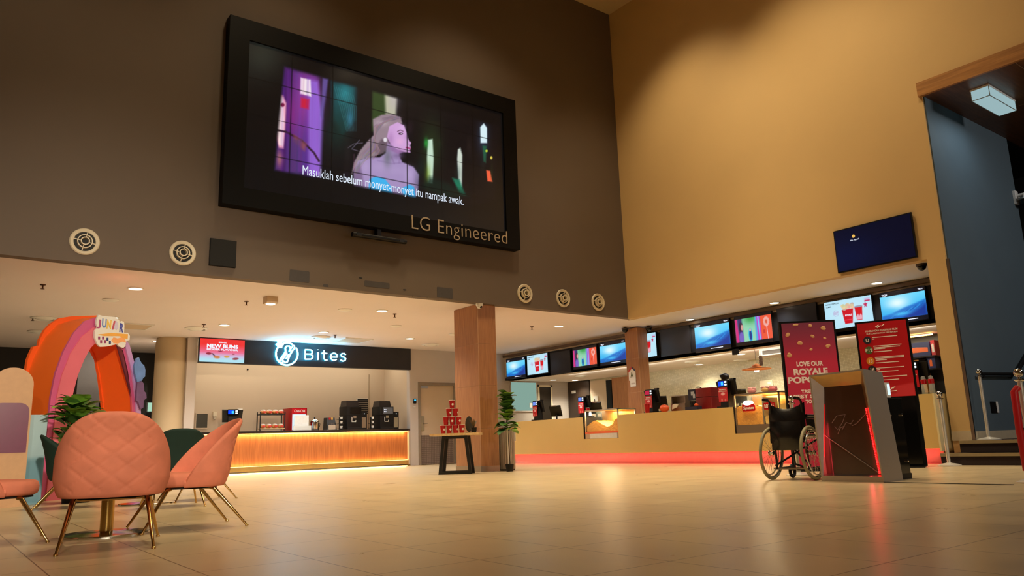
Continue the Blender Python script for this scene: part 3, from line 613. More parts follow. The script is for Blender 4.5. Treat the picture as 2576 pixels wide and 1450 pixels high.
# till terminals: body, customer display, card, monitor back
def till(label,loc,rz,group,disp,card,s=1.0):
    t=thing('till_terminal',label,'cash register',loc,rz,group)
    MB().rbox((-.13,-.12,0),(.13,.16,.03),.02).build('foot_plate',m_black,t); MB().hexa([(-.085,-.07,.03),(.085,-.07,.03),(.085,.07,.03),(-.085,.07,.03),(-.08,-.04,.3),(.08,-.04,.3),(.08,.05,.3),(-.08,.05,.3)]).build('stand',m_black,t)
    mo=MB().hexa([(-.18,.02,.2),(.18,.02,.2),(.18,.06,.19),(-.18,.06,.19),(-.2,-.03,.42),(.2,-.03,.42),(.2,.01,.44),(-.2,.01,.44)]).build('monitor_back',m_black,t)
    MB().rbox((-.11,-.075,.32),(.11,-.03,.44),.02,axis=1).build('customer_display',m_blackgloss,t)
    MB().box((-.095,-.079,.345),(.02,-.0755,.42)).build('display_screen',disp,t,label='lit customer display'); 
    k=MB(); k.rbox((.04,-.079,.39),(.088,-.0755,.418),.01,axis=1); k.rbox((.04,-.079,.348),(.088,-.0755,.376),.01,axis=1); k.build('lit_key',e_key,t)
    if disp is e_blue: MB().rbox((-.03,-.081,.357),(.015,-.079,.408),.01,axis=1).build('display_graphic',e_cyd,t)
    MB().box((.1,-.02,.43),(.19,.03,.455)).build('reader',m_paper if not card else m_blackgloss,t)
    if card:
        def crd(u,v,Pn):
            p=Paint(u,v,(196,22,40)); p.ell(.5,.55,.22,.1,(240,190,200),.3).ell(.35,.12,.08,.12,(226,160,150),.4,.8).ell(.72,.1,.08,.1,(226,160,150),.4,.8); return p.c
        picture('promo_card',m_print,(-.1,-.085,.1),X,Z,.2,.22,20,22,crd,t)
        cc=[o for o in t.children if o.name.startswith('promo_card')][0]; text('MEMBER','caption',m_whiteprint,frame((-.07,-.087,.28),X,Z),width=.14,height=.018,parent=cc,bold=.02,depth=.0005); text('REWARDS CLUB','caption',m_whiteprint,frame((-.085,-.087,.255),X,Z),width=.17,height=.015,parent=cc,bold=.02,depth=.0005)
    t.scale=(s,)*3; return t
p=cpos(583,1083,YB+.2); till('black till terminal with blue display on the snack counter',(p.x,YB+.2,CT),-.12,'till terminals',e_blue,False,1.28)
# wall items of the recess
p=at(508,1048,y=21.58); q=at(520,1030,y=21.58)
o=thing('notice_board','small dark notice board in a pale frame on the bar back wall','notice board',(at(507.5,1062,y=21.56).x,21.56,at(507.5,1077,y=21.56).z))
fw=.29; MB().box((-fw/2,0,0),(fw/2,.02,.37)).build('board',P('slate',(70,66,56),.5),o); f=MB(); f.box((-fw/2-.02,-.01,-.02),(fw/2+.02,.02,0)).box((-fw/2-.02,-.01,.37),(fw/2+.02,.02,.39)).box((-fw/2-.02,-.01,0),(-fw/2,.02,.37)).box((fw/2,-.01,0),(fw/2+.02,.02,.37)); f.build('frame',m_beige,o)
p=at(541,1056,y=21.5); o=thing('soap_dispenser','small white soap dispenser on the bar back wall','dispenser',(p.x,21.5,p.z)); MB().rbox((-.05,0,.08),(.05,.1,.2),.02).build('body',m_offwhite,o); MB().lathe([(.02,0),(.035,.02),(.03,.08)],n=14,c=(0,.05,0)).build('nozzle',m_offwhite,o)
p=at(623,930,y=21.58); tag(MB().ball((0,0,0),.025).build('wall_spot',m_black,loc=(p.x,21.575,p.z)),'tiny black knob on the bar back wall under the fascia','knob')
# two-tier bun rack and its packs
ra=cpos(683,1083,YB+.3); o=thing('bun_rack','black two-tier wire rack of bun packs beside the red fridge','rack',(ra.x-.02,YB+.3,CT)); RW=.33
f=MB()
for sx in (-RW,RW):
    for yy in (-.12,.12): f.box((sx-.012,yy-.012,0),(sx+.012,yy+.012,.5))
f.build('frame',m_blackmetal,o)
for z in (.05,.42): MB().box((-RW,-.14,z),(RW,.14,z+.025)).build('tier',m_woodtop if z<.1 else m_blackmetal,o)
m_bun=P('bun_crust',(226,150,84),.5,var=.2); m_bag=P('bun_bag',(238,222,210),.25,var=.1); m_label=P('pack_label',(216,60,50),.4)
bp=None; rr=random.Random(5)
for z,zn in ((.075,'lower'),(.445,'upper')):
    for k in range(4):
        lc=(o.location.x-.24+.16*k,o.location.y-.04,CT+z); lb='bag of golden buns on the %s rack tier, %s'%(zn,('nearest the till','second from the till','second from the red fridge','nearest the red fridge')[k])
        if bp is None:
            bp=thing('bun_pack',lb,'bread',lc,0,'bun packs on the black rack'); MB().ball((0,0,.05),(.074,.1,.05)).build('bun',m_bun,bp); MB().ball((.01,0,.085),(.066,.085,.035)).build('bag',m_bag,bp); MB().box((-.04,-.104,.025),(.04,-.09,.07)).build('label_sticker',m_label,bp)
        else: dup(bp,lc,rr.uniform(-.2,.2),lb,'bun packs on the black rack')
# red mini fridge with white script
fr=cpos(742,1083,YB+.36); o=thing('drinks_fridge','small red drinks fridge with white script and lit glass door','fridge',(fr.x,YB+.36,CT),.12); W_=.215
MB().rbox((-W_,-.2,0),(W_,.3,.6),.02).build('cabinet',m_redpaint,o); MB().box((-W_+.02,-.225,.44),(W_-.02,-.2,.58)).build('header',P('header_red',(206,16,30),.3),o)
text('Coca-Cola','script_logo',m_whiteprint,frame((-.16,-.228,.49),X,Z),width=.32,height=.07,parent=o,shear=.25,bold=.01)
dr=MB().box((-W_+.02,-.225,.02),(W_-.02,-.2,.43)).build('door',e_cool,o,label='lit glass door'); MB().box((-W_+.02,-.23,.02),(-W_+.035,-.225,.43)).box((W_-.035,-.23,.02),(W_-.02,-.225,.43)).build('door_frame',m_white,dr); MB().box((-.14,-.231,.33),(.13,-.2255,.38)).build('shelf_row',P('bottle_row',(40,60,100),.3),dr)
MB().box((W_-.012,-.24,.2),(W_+.0,-.2,.6)).build('handle',m_redpaint,o)
p=cpos(757,1083,YB-.02); o=thing('sign_holder','frosted acrylic menu holder standing before the red fridge','sign',(p.x+.02,YB-.02,CT)); MB().box((-.24,-.02,0),(.26,.06,.015)).box((-.24,-.02,.015),(.26,-.012,.12)).build('base',GL('frost',(235,240,240),.3,.55),o); MB().box((-.2,.02,.015),(.2,.03,.4)).build('sheet',P('backlit_paper',(235,240,242),.5),o)
p=cpos(791,1083,YB+.3); o=thing('steel_urn','polished steel urn with domed lid on the snack counter','urn',(p.x,YB+.3,CT)); MB().lathe([(.12,0),(.125,.02),(.125,.22),(.115,.23)],n=32).build('body',m_chrome,o); MB().lathe([(.125,.23),(.12,.25),(.07,.3),(.02,.315),(.001,.316)],n=32,cap=False).build('lid',m_chrome,o); MB().ball((0,0,.335),.022).build('lid_knob',m_black,o); MB().tube([(.12,0,.2),(.16,0,.18),(.15,0,.1)],.008).build('handle',m_black,o)
p=cpos(829,1083,YB+.3); o=thing('cup_station','dark cup and cutlery station with red and yellow tags beside the coffee machines','dispenser',(p.x,YB+.3,CT)); MB().hexa([(-.13,-.15,0),(.15,-.15,0),(.15,.15,0),(-.13,.15,0),(-.11,-.06,.34),(.12,-.06,.34),(.12,.15,.34),(-.11,.15,.34)]).build('body',m_blackmetal,o); MB().box((-.1,-.165,.01),(.1,-.15,.14)).build('tray',m_beige,o)
MB().box((-.06,-.08,.28),(-.01,-.06,.34)).build('tag',m_red,o,label='red tag'); MB().box((.01,-.08,.28),(.06,-.06,.34)).build('tag',P('yellow_tag',(230,180,90),.5),o,label='yellow tag')
cf=MB()
for k in range(6): cf.tube([(-.08+.03*k,-.16,.02),(-.08+.03*k,-.15,.2)],.006,6)
cf.build('cutlery',m_steel,o)
# coffee machines
def coffee(x,label,lit):
    p=cpos(x,1080,YB+.15); o=thing('coffee_machine',label,'coffee machine',(p.x,YB+.22,CT),.1,'coffee machines on the snack counter')
    MB().rbox((-.2,-.16,0),(.2,.26,.36),.015).build('body',m_black,o); MB().box((-.2,-.2,.0),(.2,-.16,.06)).build('drip_tray',m_blackmetal,o)
    MB().rbox((-.21,-.18,.36),(.2,.26,.57),.015).build('head',m_black,o); MB().hexa([(-.19,-.1,.57),(.17,-.1,.57),(.17,.24,.57),(-.19,.24,.57),(-.17,-.06,.72),(.15,-.06,.72),(.15,.22,.72),(-.17,.22,.72)]).build('bean_hopper',P('smoky_hopper',(36,32,34),.2),o)
    sc=MB().box((-.12,-.19,.39),(.17,-.182,.55)).build('touch_screen',P('lit_panel',(92,98,110),.2) if lit else m_blackgloss,o,label='touch screen')
    if lit:
        ic=MB()
        for ax in (-.09,-.045):
            for az in (.44,.49): ic.lathe([(.015,0),(.001,.001)],(ax,-.192,az),10,T=Matrix.Rotation(PI/2,3,'X'),cap=False)
        ic.build('icon',e_text,sc)
    MB().box((-.03,-.175,.28),(.05,-.16,.345)).build('spout',m_alu,o); MB().tube([(-.08,-.19,.31),(-.08,-.19,.19),(.03,-.19,.19),(.03,-.19,.23)],.009,8).build('milk_tube',m_white,o)
    mf=MB().rbox((.2,-.14,0),(.38,.2,.44),.01).build('milk_fridge',m_black,o); MB().box((.225,-.15,.04),(.345,-.14,.3)).build('fridge_door',m_alu,mf); MB().ball((.3,-.142,.39),.012).build('status_light',e_key,mf)
    o.scale=(1.14,1,1.12); return o
coffee(886,'black coffee machine with dark screen beside the cup station',False); coffee(968,'black coffee machine with lit icon screen nearest the grey door',True)
for x,w in ((857,'cup station'),(936,'lit coffee machine')):
    p=cpos(x,1080,YB+.1); 
    o=thing('cup_holder','dark stand of small white cups next to the '+w,'cup stand',(p.x,YB+.12,CT),0,'cup stands by the coffee machines'); MB().tube([(0,.06,0),(0,.06,.34)],.02).build('post',m_blackmetal,o)
    for z in (.03,.16,.28):
        MB().box((-.08,-.06,z),(.08,.08,z+.01)).build('shelf',m_blackmetal,o); MB().lathe([(.03,z+.01),(.04,z+.075),(.036,z+.075),(.027,z+.015)],n=16,c=(.02,-.01,0)).build('cup',m_white,o)
p=at(917,1045,y=21.55); o=thing('price_board','dark ribbed letter board with white edge behind the coffee machines','sign',(at(912,1040,y=21.4).x,21.4,at(912,1042,y=21.4).z)); MB().box((-.18,0,0),(.18,.03,.45)).build('board',m_blackmetal,o)
rb_=MB()
for k in range(7): rb_.box((-.16,-.01,.04+.058*k),(.16,0,.055+.058*k))
rb_.build('rib',m_alu,o); MB().box((-.19,-.012,0),(-.175,.03,.46)).box((-.19,-.012,.45),(.18,.03,.465)).build('edge',m_white,o)
# reader by the door
p=at(1043,1016,y=YB); o=thing('door_reader','black access reader with lit display beside the grey door','access reader',(p.x,YB-.03,p.z)); MB().rbox((-.045,0,0),(.045,.03,.14),.02,axis=1).build('body',m_black,o); MB().box((-.03,-.002,.075),(.03,.001,.12)).build('display',e_cyd,o)
p=at(1042,1024,y=YB); tag(MB().rbox((-.04,0,0),(.04,.012,.03),.006,axis=1).build('wall_tag',m_white,loc=(p.x,YB-.012,p.z-.02)),'small white sticker under the door reader','sticker')
# ---------------------------------------------------------------- video wall
YW=12.53
vw=thing('video_wall','huge black video wall playing a dark film scene on the taupe wall','video wall',(6.78,YV,4.6)); V0=vw.location
VX0,VX1,VZ0,VZ1=3.65,9.91,4.6,8.04
IX0,IX1,IZ0,IZ1=4.0,9.56,4.93,7.66
m_vframe=P('video_wall_frame',(9,8,8),.55,var=.1,spec=.15)
f=MB()
for a,b in (((VX0,YW,VZ0),(IX0,YV-.004,VZ1)),((IX1,YW,VZ0),(VX1,YV-.004,VZ1)),((IX0,YW,VZ0),(IX1,YV-.004,IZ0)),((IX0,YW,IZ1),(IX1,YV-.004,VZ1))): f.box(Vector(a)-V0,Vector(b)-V0)
f.build('frame',m_vframe,vw)
MB().box(Vector((IX0,YW+.05,IZ0))-V0,Vector((IX1,YV-.004,IZ1))-V0).build('back_panel',m_vframe,vw)
def film(u,v,Pn):
    x,y=pix(Pn+np.array([V0.x,V0.y,V0.z])); p=Paint(x,y,(9,9,11))
    p.glow(660,140,60,60,(40,44,38),.9).glow(870,185,40,25,(44,40,34),.8)
    ins=Paint(x,y,(0,0,0)).poly([(716,168),(1256,318),(1246,505),(1172,520),(690,428)],(255,255,255),8).c[:,0]/255
    q=Paint(x,y,(14,12,16))
    q.poly([(700,165),(800,190),(790,445),(690,430)],(84,48,128),20).poly([(712,165),(740,170),(730,440),(700,432)],(66,24,96),18)
    q.glow(775,250,35,80,(150,60,150),.9).poly([(776,200),(800,205),(812,300),(806,445),(776,440)],(146,100,206),10).poly([(756,195),(781,201),(783,243),(755,236)],(246,232,236),4)
    q.poly([(757,246),(778,250),(776,275),(756,270)],(206,28,52),6,.95).glow(735,290,14,50,(150,40,130),.5)
    q.poly([(698,236),(712,240),(720,260),(717,330),(713,374),(702,372),(693,340)],(246,170,190),5).poly([(699,240),(712,246),(715,300),(712,368),(702,366),(697,330)],(255,226,228),4).ell(711,264,5,5,(120,20,50),.5)
    q.line([(694,327),(720,332),(760,355),(790,385),(802,405)],5,(44,22,34),3).poly([(740,340),(772,362),(766,380),(738,356)],(150,80,70),8,.8).glow(704,400,8,20,(200,130,110),.7).poly([(724,345),(760,352),(752,440),(716,434)],(70,50,104),10,.7)
    q.poly([(812,196),(826,198),(812,300),(806,290)],(110,90,170),6,.8)
    q.poly([(835,205),(895,218),(893,300),(860,340),(838,300)],(20,78,84),14,.9).glow(868,235,18,26,(40,140,150),.7).glow(880,300,8,22,(60,130,170),.7).glow(850,330,30,50,(14,44,40),.8)
    for k in range(9): q.line([(840+6*k,215+3*k),(856+5*k,270),(872+3*k,330)],1.2,(90,170,176),1.5,.35)
    q.poly([(936,222),(975,234),(968,330),(934,330)],(52,74,36),10,.9).poly([(968,234),(998,246),(996,290),(970,290)],(206,206,176),8,.9).glow(990,250,14,30,(190,176,190),.5)
    q.glow(1085,370,26,70,(40,56,30),.8).poly([(1076,352),(1088,350),(1091,400),(1088,462),(1076,460),(1074,400)],(196,224,202),4).glow(1072,360,5,12,(40,160,60),.9).glow(1076,440,7,26,(120,150,40),.6)
    q.poly([(1152,376),(1158,372),(1163,390),(1162,470),(1154,468),(1150,400)],(206,216,204),4).poly([(1138,448),(1156,452),(1166,480),(1172,492),(1156,488)],(24,120,90),6).poly([(1080,445),(1130,462),(1180,492),(1120,500),(1060,470)],(12,34,28),14,.8)
    q.glow(1216,345,14,40,(60,80,110),.6).poly([(1208,320),(1217,310),(1225,322),(1225,360),(1209,360)],(214,238,246),3).poly([(1214,366),(1224,368),(1222,410),(1216,406)],(30,90,66),4).ell(1224,380,3,3,(200,220,60),.6).ell(1236,397,3,4,(220,200,80),.6).poly([(1223,428),(1233,430),(1239,458),(1226,456)],(240,96,62),3)
    # woman in profile: hair, neck, shoulders, dress, face
    hair=(148,128,140)
    q.poly([(938,300),(960,289),(990,287),(1008,296),(1012,310),(985,320),(975,345),(980,372),(962,385),(935,395),(908,402),(892,425),(884,440),(890,410),(905,380),(925,355),(940,340)],hair,4)
    q.line([(905,352),(885,375),(900,380)],2,(110,100,120),2,.8).line([(912,360),(890,362),(876,372)],2,(120,110,130),2,.7).poly([(960,350),(978,362),(972,384),(950,390),(940,378)],(92,74,88),6,.8)
    for k in range(5): q.line([(942+5*k,318-5*k),(962+6*k,305-3*k),(992+3*k,302-1*k)],2,(112,92,110),2,.6)
    q.poly([(975,360),(1005,370),(1004,392),(1012,408),(1040,420),(1054,440),(1052,475),(1045,500),(960,490),(928,485),(890,470),(890,430),(900,405),(925,396),(955,396),(970,385)],(164,142,190),4)
    q.poly([(890,430),(905,408),(912,440),(915,475),(892,470)],(100,78,110),6,.6).glow(1000,392,14,8,(120,96,140),.7).line([(950,404),(985,412),(1010,410)],2,(130,108,158),4,.7).poly([(1030,470),(1046,476),(1040,500),(1034,498)],(110,90,130),4,.6)
    q.poly([(930,450),(948,444),(968,450),(984,470),(1010,474),(1030,464),(1042,470),(1046,500),(926,482)],(64,176,236),3).poly([(985,470),(1010,475),(1016,495),(988,490)],(150,130,176),3)
    q.poly([(980,318),(1000,308),(1016,316),(1023,336),(1026,350),(1034,360),(1031,366),(1033,371),(1031,378),(1032,384),(1016,382),(1000,376),(984,364),(974,345)],(206,160,214),3)
    q.poly([(984,364),(1000,376),(1016,382),(1004,388),(985,380)],(142,104,156),4,.8).line([(1001,330),(1008,327),(1015,331)],2.4,(120,84,110),1.5).ell(1009,336,5.5,3,(70,44,66),.5).line([(1022,372),(1031,374)],4,(166,56,116),2).line([(1026,350),(1025,362),(1030,366)],2,(170,120,176),2,.8).ell(969,352,4,5,(226,220,230),.6).glow(1000,345,14,16,(222,178,230),.7).glow(982,372,10,8,(150,108,166),.6).glow(960,310,16,8,(196,178,186),.7).glow(1000,296,10,5,(130,110,128),.7).glow(920,420,10,20,(186,164,206),.5).glow(1030,440,12,18,(186,166,212),.6).line([(985,395),(992,412)],2,(130,100,150),5,.7).line([(1006,392),(1004,410)],2,(130,100,150),5,.6)
    rr=random.Random(8)
    for k in range(34):
        t=k/33; c=(120+rr.randint(-20,50),102+rr.randint(-18,44),118+rr.randint(-18,40)); x0=1006-22*t+rr.uniform(-3,3); y0=294+6*t
        q.line([(x0,y0),(968-26*t+rr.uniform(-3,3),306+14*t),(946-4*t,334+16*t),(930+26*t,368+12*t),(906+34*t+rr.uniform(-6,6),398+rr.uniform(-8,6))],1.3,c,1.6,.55)
    for k in range(10): q.line([(948-6*k+rr.uniform(-4,4),388),(918-3*k,405+2*k),(898+rr.uniform(-6,6),432+rr.uniform(-8,8))],1.2,(128+rr.randint(-20,40),108+rr.randint(-20,40),126),1.6,.5)
    q.poly([(980,318),(1000,308),(1016,316),(1023,336),(1026,350),(1034,360),(1031,366),(1033,371),(1031,378),(1032,384),(1016,382),(1000,376),(984,364),(974,345)],(208,162,216),3)
    q.glow(1012,322,9,8,(222,184,230),.6).glow(1006,356,9,8,(232,176,220),.6).glow(983,350,8,18,(170,124,180),.6).glow(1006,380,14,5,(160,116,172),.7).glow(1022,345,4,6,(176,130,186),.5)
    q.line([(1000,331),(1007,327.5),(1014,330.5)],2.2,(112,78,106),1.4).ell(1008,336.5,5.5,2.8,(64,40,62),.6).ell(1009,336,1.4,1.4,(220,200,226),.5).line([(1022,371.5),(1031,373.5)],3.6,(168,58,118),1.8).line([(1027,350),(1025.5,361),(1030,365.5)],1.6,(168,120,176),1.8,.8).ell(969,352,4,5,(226,220,230),.6).glow(960,420,30,14,(182,160,206),.5).glow(1000,430,30,10,(178,156,202),.4)
    for k in range(14): q.line([(708+7*k+rr.uniform(-3,3),175+2*k),(704+7*k+rr.uniform(-5,5),430)],3.5,(110+rr.randint(-60,60),50+rr.randint(-30,50),150+rr.randint(-40,60)),6,.22)
    for k in range(12): q.glow(rr.uniform(860,1240),rr.uniform(260,470),rr.uniform(3,12),rr.uniform(8,30),(rr.randint(20,60),rr.randint(30,70),rr.randint(20,60)),.35)
    p.c=p.c*(1-ins[:,None])+q.c*ins[:,None]
    xw=Pn[:,0]+V0.x; zw=Pn[:,2]+V0.z
    for k in range(1,7): p.mix(np.clip(1.3-np.abs(xw-(IX0+(IX1-IX0)*k/7))/.011,0,1)*.85,(2,2,3))
    for k in range(1,4): p.mix(np.clip(1.3-np.abs(zw-(IZ0+(IZ1-IZ0)*k/4))/.009,0,1)*.75,(2,2,3))
    return p.c
picture('screen',ms_wall,Vector((IX0,YW+.045,IZ0))-V0,X,Z,IX1-IX0,IZ1-IZ0,470,230,film,vw)
YP=YW+.04
a=at(761,441,y=YP); b=at(1166,515,y=YP)
text('Masuklah sebelum monyet-monyet itu nampak awak.','subtitle',EM('subtitle_white',(225,236,250),1.0),frame(Vector((a.x,YP,5.375))-V0,X,Z),width=b.x-a.x,height=.23,parent=vw,bold=0,depth=.001,label='white subtitle line')
a=at(1036,582,y=YW-.01); b=at(1276,612,y=YW-.01)
text('LG Engineered','brand_lettering',P('gold_lettering',(190,170,140),.4,.5),frame(Vector((a.x,YW-.008,4.68))-V0,X,Z),width=b.x-a.x,height=.37,parent=vw,bold=-.014,depth=.006,spacing=1.05)
a=at(893,590,y=12.5); b=at(1028,608,y=12.5)
o=thing('sound_bar','slim black bar mounted on the wall under the video wall','speaker',((a.x+b.x)/2,12.62,4.42)); w=(b.x-a.x)/2
MB().rbox((-w,-.06,-.04),(w,.05,.04),.03,axis=0).build('body',m_black,o); MB().box((-.04,.0,.04),(.04,.128,.18)).build('bracket',m_blackmetal,o)
for s_ in (-1,1): MB().rbox((s_*w*.8-.05,-.065,-.03),(s_*w*.8+.05,-.058,.03),.01,axis=1).build('end_grille',m_blackmetal,o)
o=thing('wall_speaker','flat black square speaker on the taupe wall below the video wall','speaker',(3.755,YV,3.57)); MB().rbox((-.21,-.06,0),(.21,-.003,.45),.006,axis=1).build('grille',P('speaker_cloth',(12,12,12),.8),o); MB().box((-.215,-.04,-.005),(.215,-.004,.455)).build('cabinet',m_black,o)
# round jet diffusers on the front wall
RXm=Matrix.Rotation(PI/2,3,'X'); vt=None
for px_,py_,lb in ((214,607,'above the orange arch'),(461,636,'beside the flat black speaker'),(1323,738,'first of three past the brown pillar'),(1419,750,'middle of three past the brown pillar'),(1507,760,'nearest the hall corner')):
    c=at(px_,py_,y=YV-.04); lb='round white jet diffuser on the taupe wall '+lb
    if vt is None:
        vt=thing('jet_diffuser',lb,'air vent',(c.x,YV-.001,c.z),0,'round jet diffusers on the taupe wall')
        MB().lathe([(.205,0),(.205,.012),(.19,.03),(.15,.016),(.145,0)],n=40,T=RXm,cap=False).build('outer_ring',m_offwhite,vt)
        for R_,d in ((.105,.05),(.062,.075)): MB().lathe([(R_,0),(R_,d),(R_-.014,d),(R_-.014,0)],n=36,T=RXm,cap=False).build('inner_ring',m_offwhite,vt)
        MB().lathe([(.146,.004),(.001,.004)],n=32,T=RXm,cap=False).build('throat',m_dark,vt)
        sp=MB()
        for k in range(4):
            a=k*PI/2+.2; sp.box((.05,-.03,-.006),(.147,-.01,.006),T=Matrix.Rotation(a,4,'Y'))
        sp.build('spoke_set',m_offwhite,vt)
    else: dup(vt,(c.x,YV-.001,c.z),None,lb)
# ---------------------------------------------------------------- things on the lower ceiling
cd=None
for px_,py_,lb in ((112,800,'beside the paired sprinkler above the orange arch'),(100,834,'behind the orange arch, further from the wall'),(494,826,'above the round plaster column'),(807,848,'above the neon Bites letters'),(1083,867,'above the grey door')):
    p=at(px_,py_,z=ZL); lb='round white ceiling diffuser '+lb
    if cd is None:
        cd=thing('ceiling_diffuser',lb,'air vent',(p.x,p.y,ZL),0,'round ceiling diffusers'); MB().lathe([(.25,0),(.255,-.015),(.2,-.04),(.19,-.02)],n=36,cap=False).build('outer_cone',m_white,cd); MB().lathe([(.15,-.01),(.155,-.03),(.1,-.055),(.001,-.05)],n=32,cap=False).build('inner_cone',m_white,cd); MB().lathe([(.2,-.006),(.001,-.006)],n=28,cap=False).build('throat',m_dark,cd)
    else: dup(cd,(p.x,p.y,ZL),None,lb)
sk=None
for px_,py_,lb in ((108,716,'at the left over the arch'),(620,758,'beside the surface-mounted square lamp'),(993,790,'beside the downlight over the bucket table'),(1338,822,'right of the brown pillar'),(83,798,'next to the far round diffuser over the arch'),(843,843,'above the neon letters'),(513,816,'beside the diffuser over the plaster column'),(1156,866,'above the grey door and the brown pillar')):
    p=at(px_,py_,z=ZL); lb='small bronze fire sprinkler '+lb
    if sk is None:
        sk=thing('fire_sprinkler',lb,'sprinkler',(p.x,p.y,ZL),0,'fire sprinklers in the lower ceiling'); mb=P('bronze',(96,66,44),.35,.7); MB().lathe([(.045,0),(.04,-.015),(.012,-.02)],n=16).build('escutcheon',mb,sk); MB().lathe([(.014,-.018),(.012,-.07),(.03,-.074),(.03,-.08)],n=14).build('head',mb,sk)
    else: dup(sk,(p.x,p.y,ZL),None,lb)
sd=None
for px_,py_,lb in ((278,754,'under the red-tinted ceiling'),(868,779,'close to the wall edge over the bar'),(1142,841,'beside the brown pillar top'),(996,820,'between the sprinkler and the bar lights')):
    p=at(px_,py_,z=ZL); lb='thin white detector disc on the lower ceiling '+lb
    if sd is None: sd=tag(MB().lathe([(.14,0),(.14,-.015),(.11,-.03),(.001,-.034)],n=28,cap=False).build('smoke_detector',m_white,loc=(p.x,p.y,ZL)),lb,'smoke detector','detector discs')
    else:
        o=sd.copy(); COL.objects.link(o); o.location=(p.x,p.y,ZL); o['label']=lb
sq=None
for px_,py_,lb in ((888,856,'beside the diffuser over the neon letters'),(330,820,'behind the white JUNIOR sign')):
    p=at(px_,py_,z=ZL); lb='square white access panel in the lower ceiling '+lb
    if sq is None:
        sq=thing('ceiling_panel',lb,'ceiling panel',(p.x,p.y,ZL),0,'square ceiling panels'); MB().box((-.36,-.36,-.02),(.36,.36,-.004)).build('panel',m_beige,sq); f=MB(); f.box((-.4,-.4,-.025),(.4,-.36,0)).box((-.4,.36,-.025),(.4,.4,0)).box((-.4,-.36,-.025),(-.36,.36,0)).box((.36,-.36,-.025),(.4,.36,0)); f.build('frame',m_white,sq)
    else: dup(sq,(p.x,p.y,ZL),None,lb)
p=at(681,748,z=ZL); o=thing('surface_lamp','surface-mounted square lamp with round lit lens near the wall edge','ceiling light',(p.x,p.y,ZL)); MB().rbox((-.11,-.11,-.13),(.11,.11,0),.02).build('housing',m_beige,o); MB().lathe([(.085,-.132),(.07,-.14),(.001,-.145)],n=24,cap=False).build('lamp_lens',e_white,o); spot((p.x,p.y,ZL-.18),(p.x,p.y,0),95,130,SOFT,.8,.08)
# dome cameras
dc=None
for loc,lb in (((at(1193,768,z=ZL).x,12.83,ZL),'white dome camera on the ceiling at the top of the brown pillar'),((PK.x-.15,PK.y+.25,3.37),'dark dome camera left of the kitchen pillar top'),((PK.x+.25,PK.y-.2,3.37),'dark dome camera right of the kitchen pillar top'),((13.62,6.0,3.37),'dark dome camera in the soffit corner beside the pier')):
    if dc is None:
        dc=thing('dome_camera',lb,'security camera',loc); MB().lathe([(.075,0),(.075,-.03),(.065,-.05),(.06,-.05)],n=24).build('housing',m_white,dc); MB().ball((0,0,-.05),.058).build('dome',m_white,dc); MB().ball((.01,-.03,-.07),.032).build('lens',m_blackgloss,dc); d1=dc
    elif 'left of' in lb:
        d2=thing('dome_camera',lb,'security camera',loc,0,'dark dome cameras'); MB().lathe([(.09,0),(.09,-.03),(.08,-.045)],n=24).build('housing',m_darkbrown,d2); MB().ball((0,0,-.045),.075).build('dome',m_blackgloss,d2)
    else: dup(d2,loc,None,lb)
# ---------------------------------------------------------------- oak table with bucket pyramid
tb=thing('side_table','oak-topped table on black trapezoid legs holding the red bucket pyramid','table',(8.30,12.70,0),math.radians(-42))
def trap(y):
    m=MB(); q=lambda a,b:m.hexa([(a[0]-.03 if a[0]<0 else a[0]-.03,y-.03,a[1]),(a[0]+.03,y-.03,a[1]),(a[0]+.03,y+.03,a[1]),(a[0]-.03,y+.03,a[1]),(b[0]-.03,y-.03,b[1]),(b[0]+.03,y-.03,b[1]),(b[0]+.03,y+.03,b[1]),(b[0]-.03,y+.03,b[1])])
    q((-.29,0),(-.21,.72)); q((.29,0),(.21,.72)); m.box((-.26,y-.03,0),(.26,y+.03,.055)); m.box((-.2,y-.03,.665),(.2,y+.03,.72)); return m
trap(-.2).build('leg',m_blackmetal,tb); trap(.2).build('leg',m_blackmetal,tb); MB().box((-.03,-.17,.68),(.03,.17,.72)).build('cross_bar',m_blackmetal,tb)
MB().rbox((-.48,-.3,.72),(.48,.3,.765),.06).build('table_top',m_woodtop,tb)
def tw(x,y,z=0.766): return tb.matrix_basis@Vector((x,y,z))
bk=None; rows=[(4,0),(3,1),(2,2),(1,3)]; nm=['first','second','third','fourth']; rown=['bottom','second','third','top']
tb_m=Matrix.Translation(tb.location)@Matrix.Rotation(tb.rotation_euler.z,4,'Z')
for n,r in rows:
    for k in range(n):
        c=tb_m@Vector((-.24+.123*k+.0615*r,-.12,.766+.158*r)); lb=('red popcorn bucket at the top of the pyramid on the oak table' if r==3 else 'red popcorn bucket, %s from the door side, %s row of the pyramid'%(nm[k],rown[r]))
        if bk is None:
            bk=thing('popcorn_bucket',lb,'bucket',c,0,'red popcorn buckets stacked on the oak table'); MB().lathe([(.001,.001),(.042,0),(.056,.15),(.059,.153),(.059,.158),(.053,.158),(.04,.01)],n=28,cap=False).build('cup',m_redpaint,bk); MB().torus((0,0,.155),.057,.004,n=28,m=6).build('rim',m_white,bk)
            lg=MB()
            for (w,z,h) in ((.05,.075,.012),(.03,.088,.012),(.03,.062,.012)):
                vs=[]
                for z_ in (z-h/2,z+h/2):
                    rr_=.0425+.014*z_/.15
                    for q in range(5): a=-PI/2-w/.05+2*(w/.05)*q/4; a=-PI/2+(q/4-.5)*w/.05; vs.append((rr_*1.012*math.cos(a),rr_*1.012*math.sin(a),z_))
                lg.add(vs,[(q,q+1,q+6,q+5) for q in range(4)])
            lg.build('crown_logo',m_whiteprint,bk)
        else: dup(bk,c,[.5,-.3,.1,.8,-.6,0,.3,-.2,.6,.2][(n+k)%10],lb)
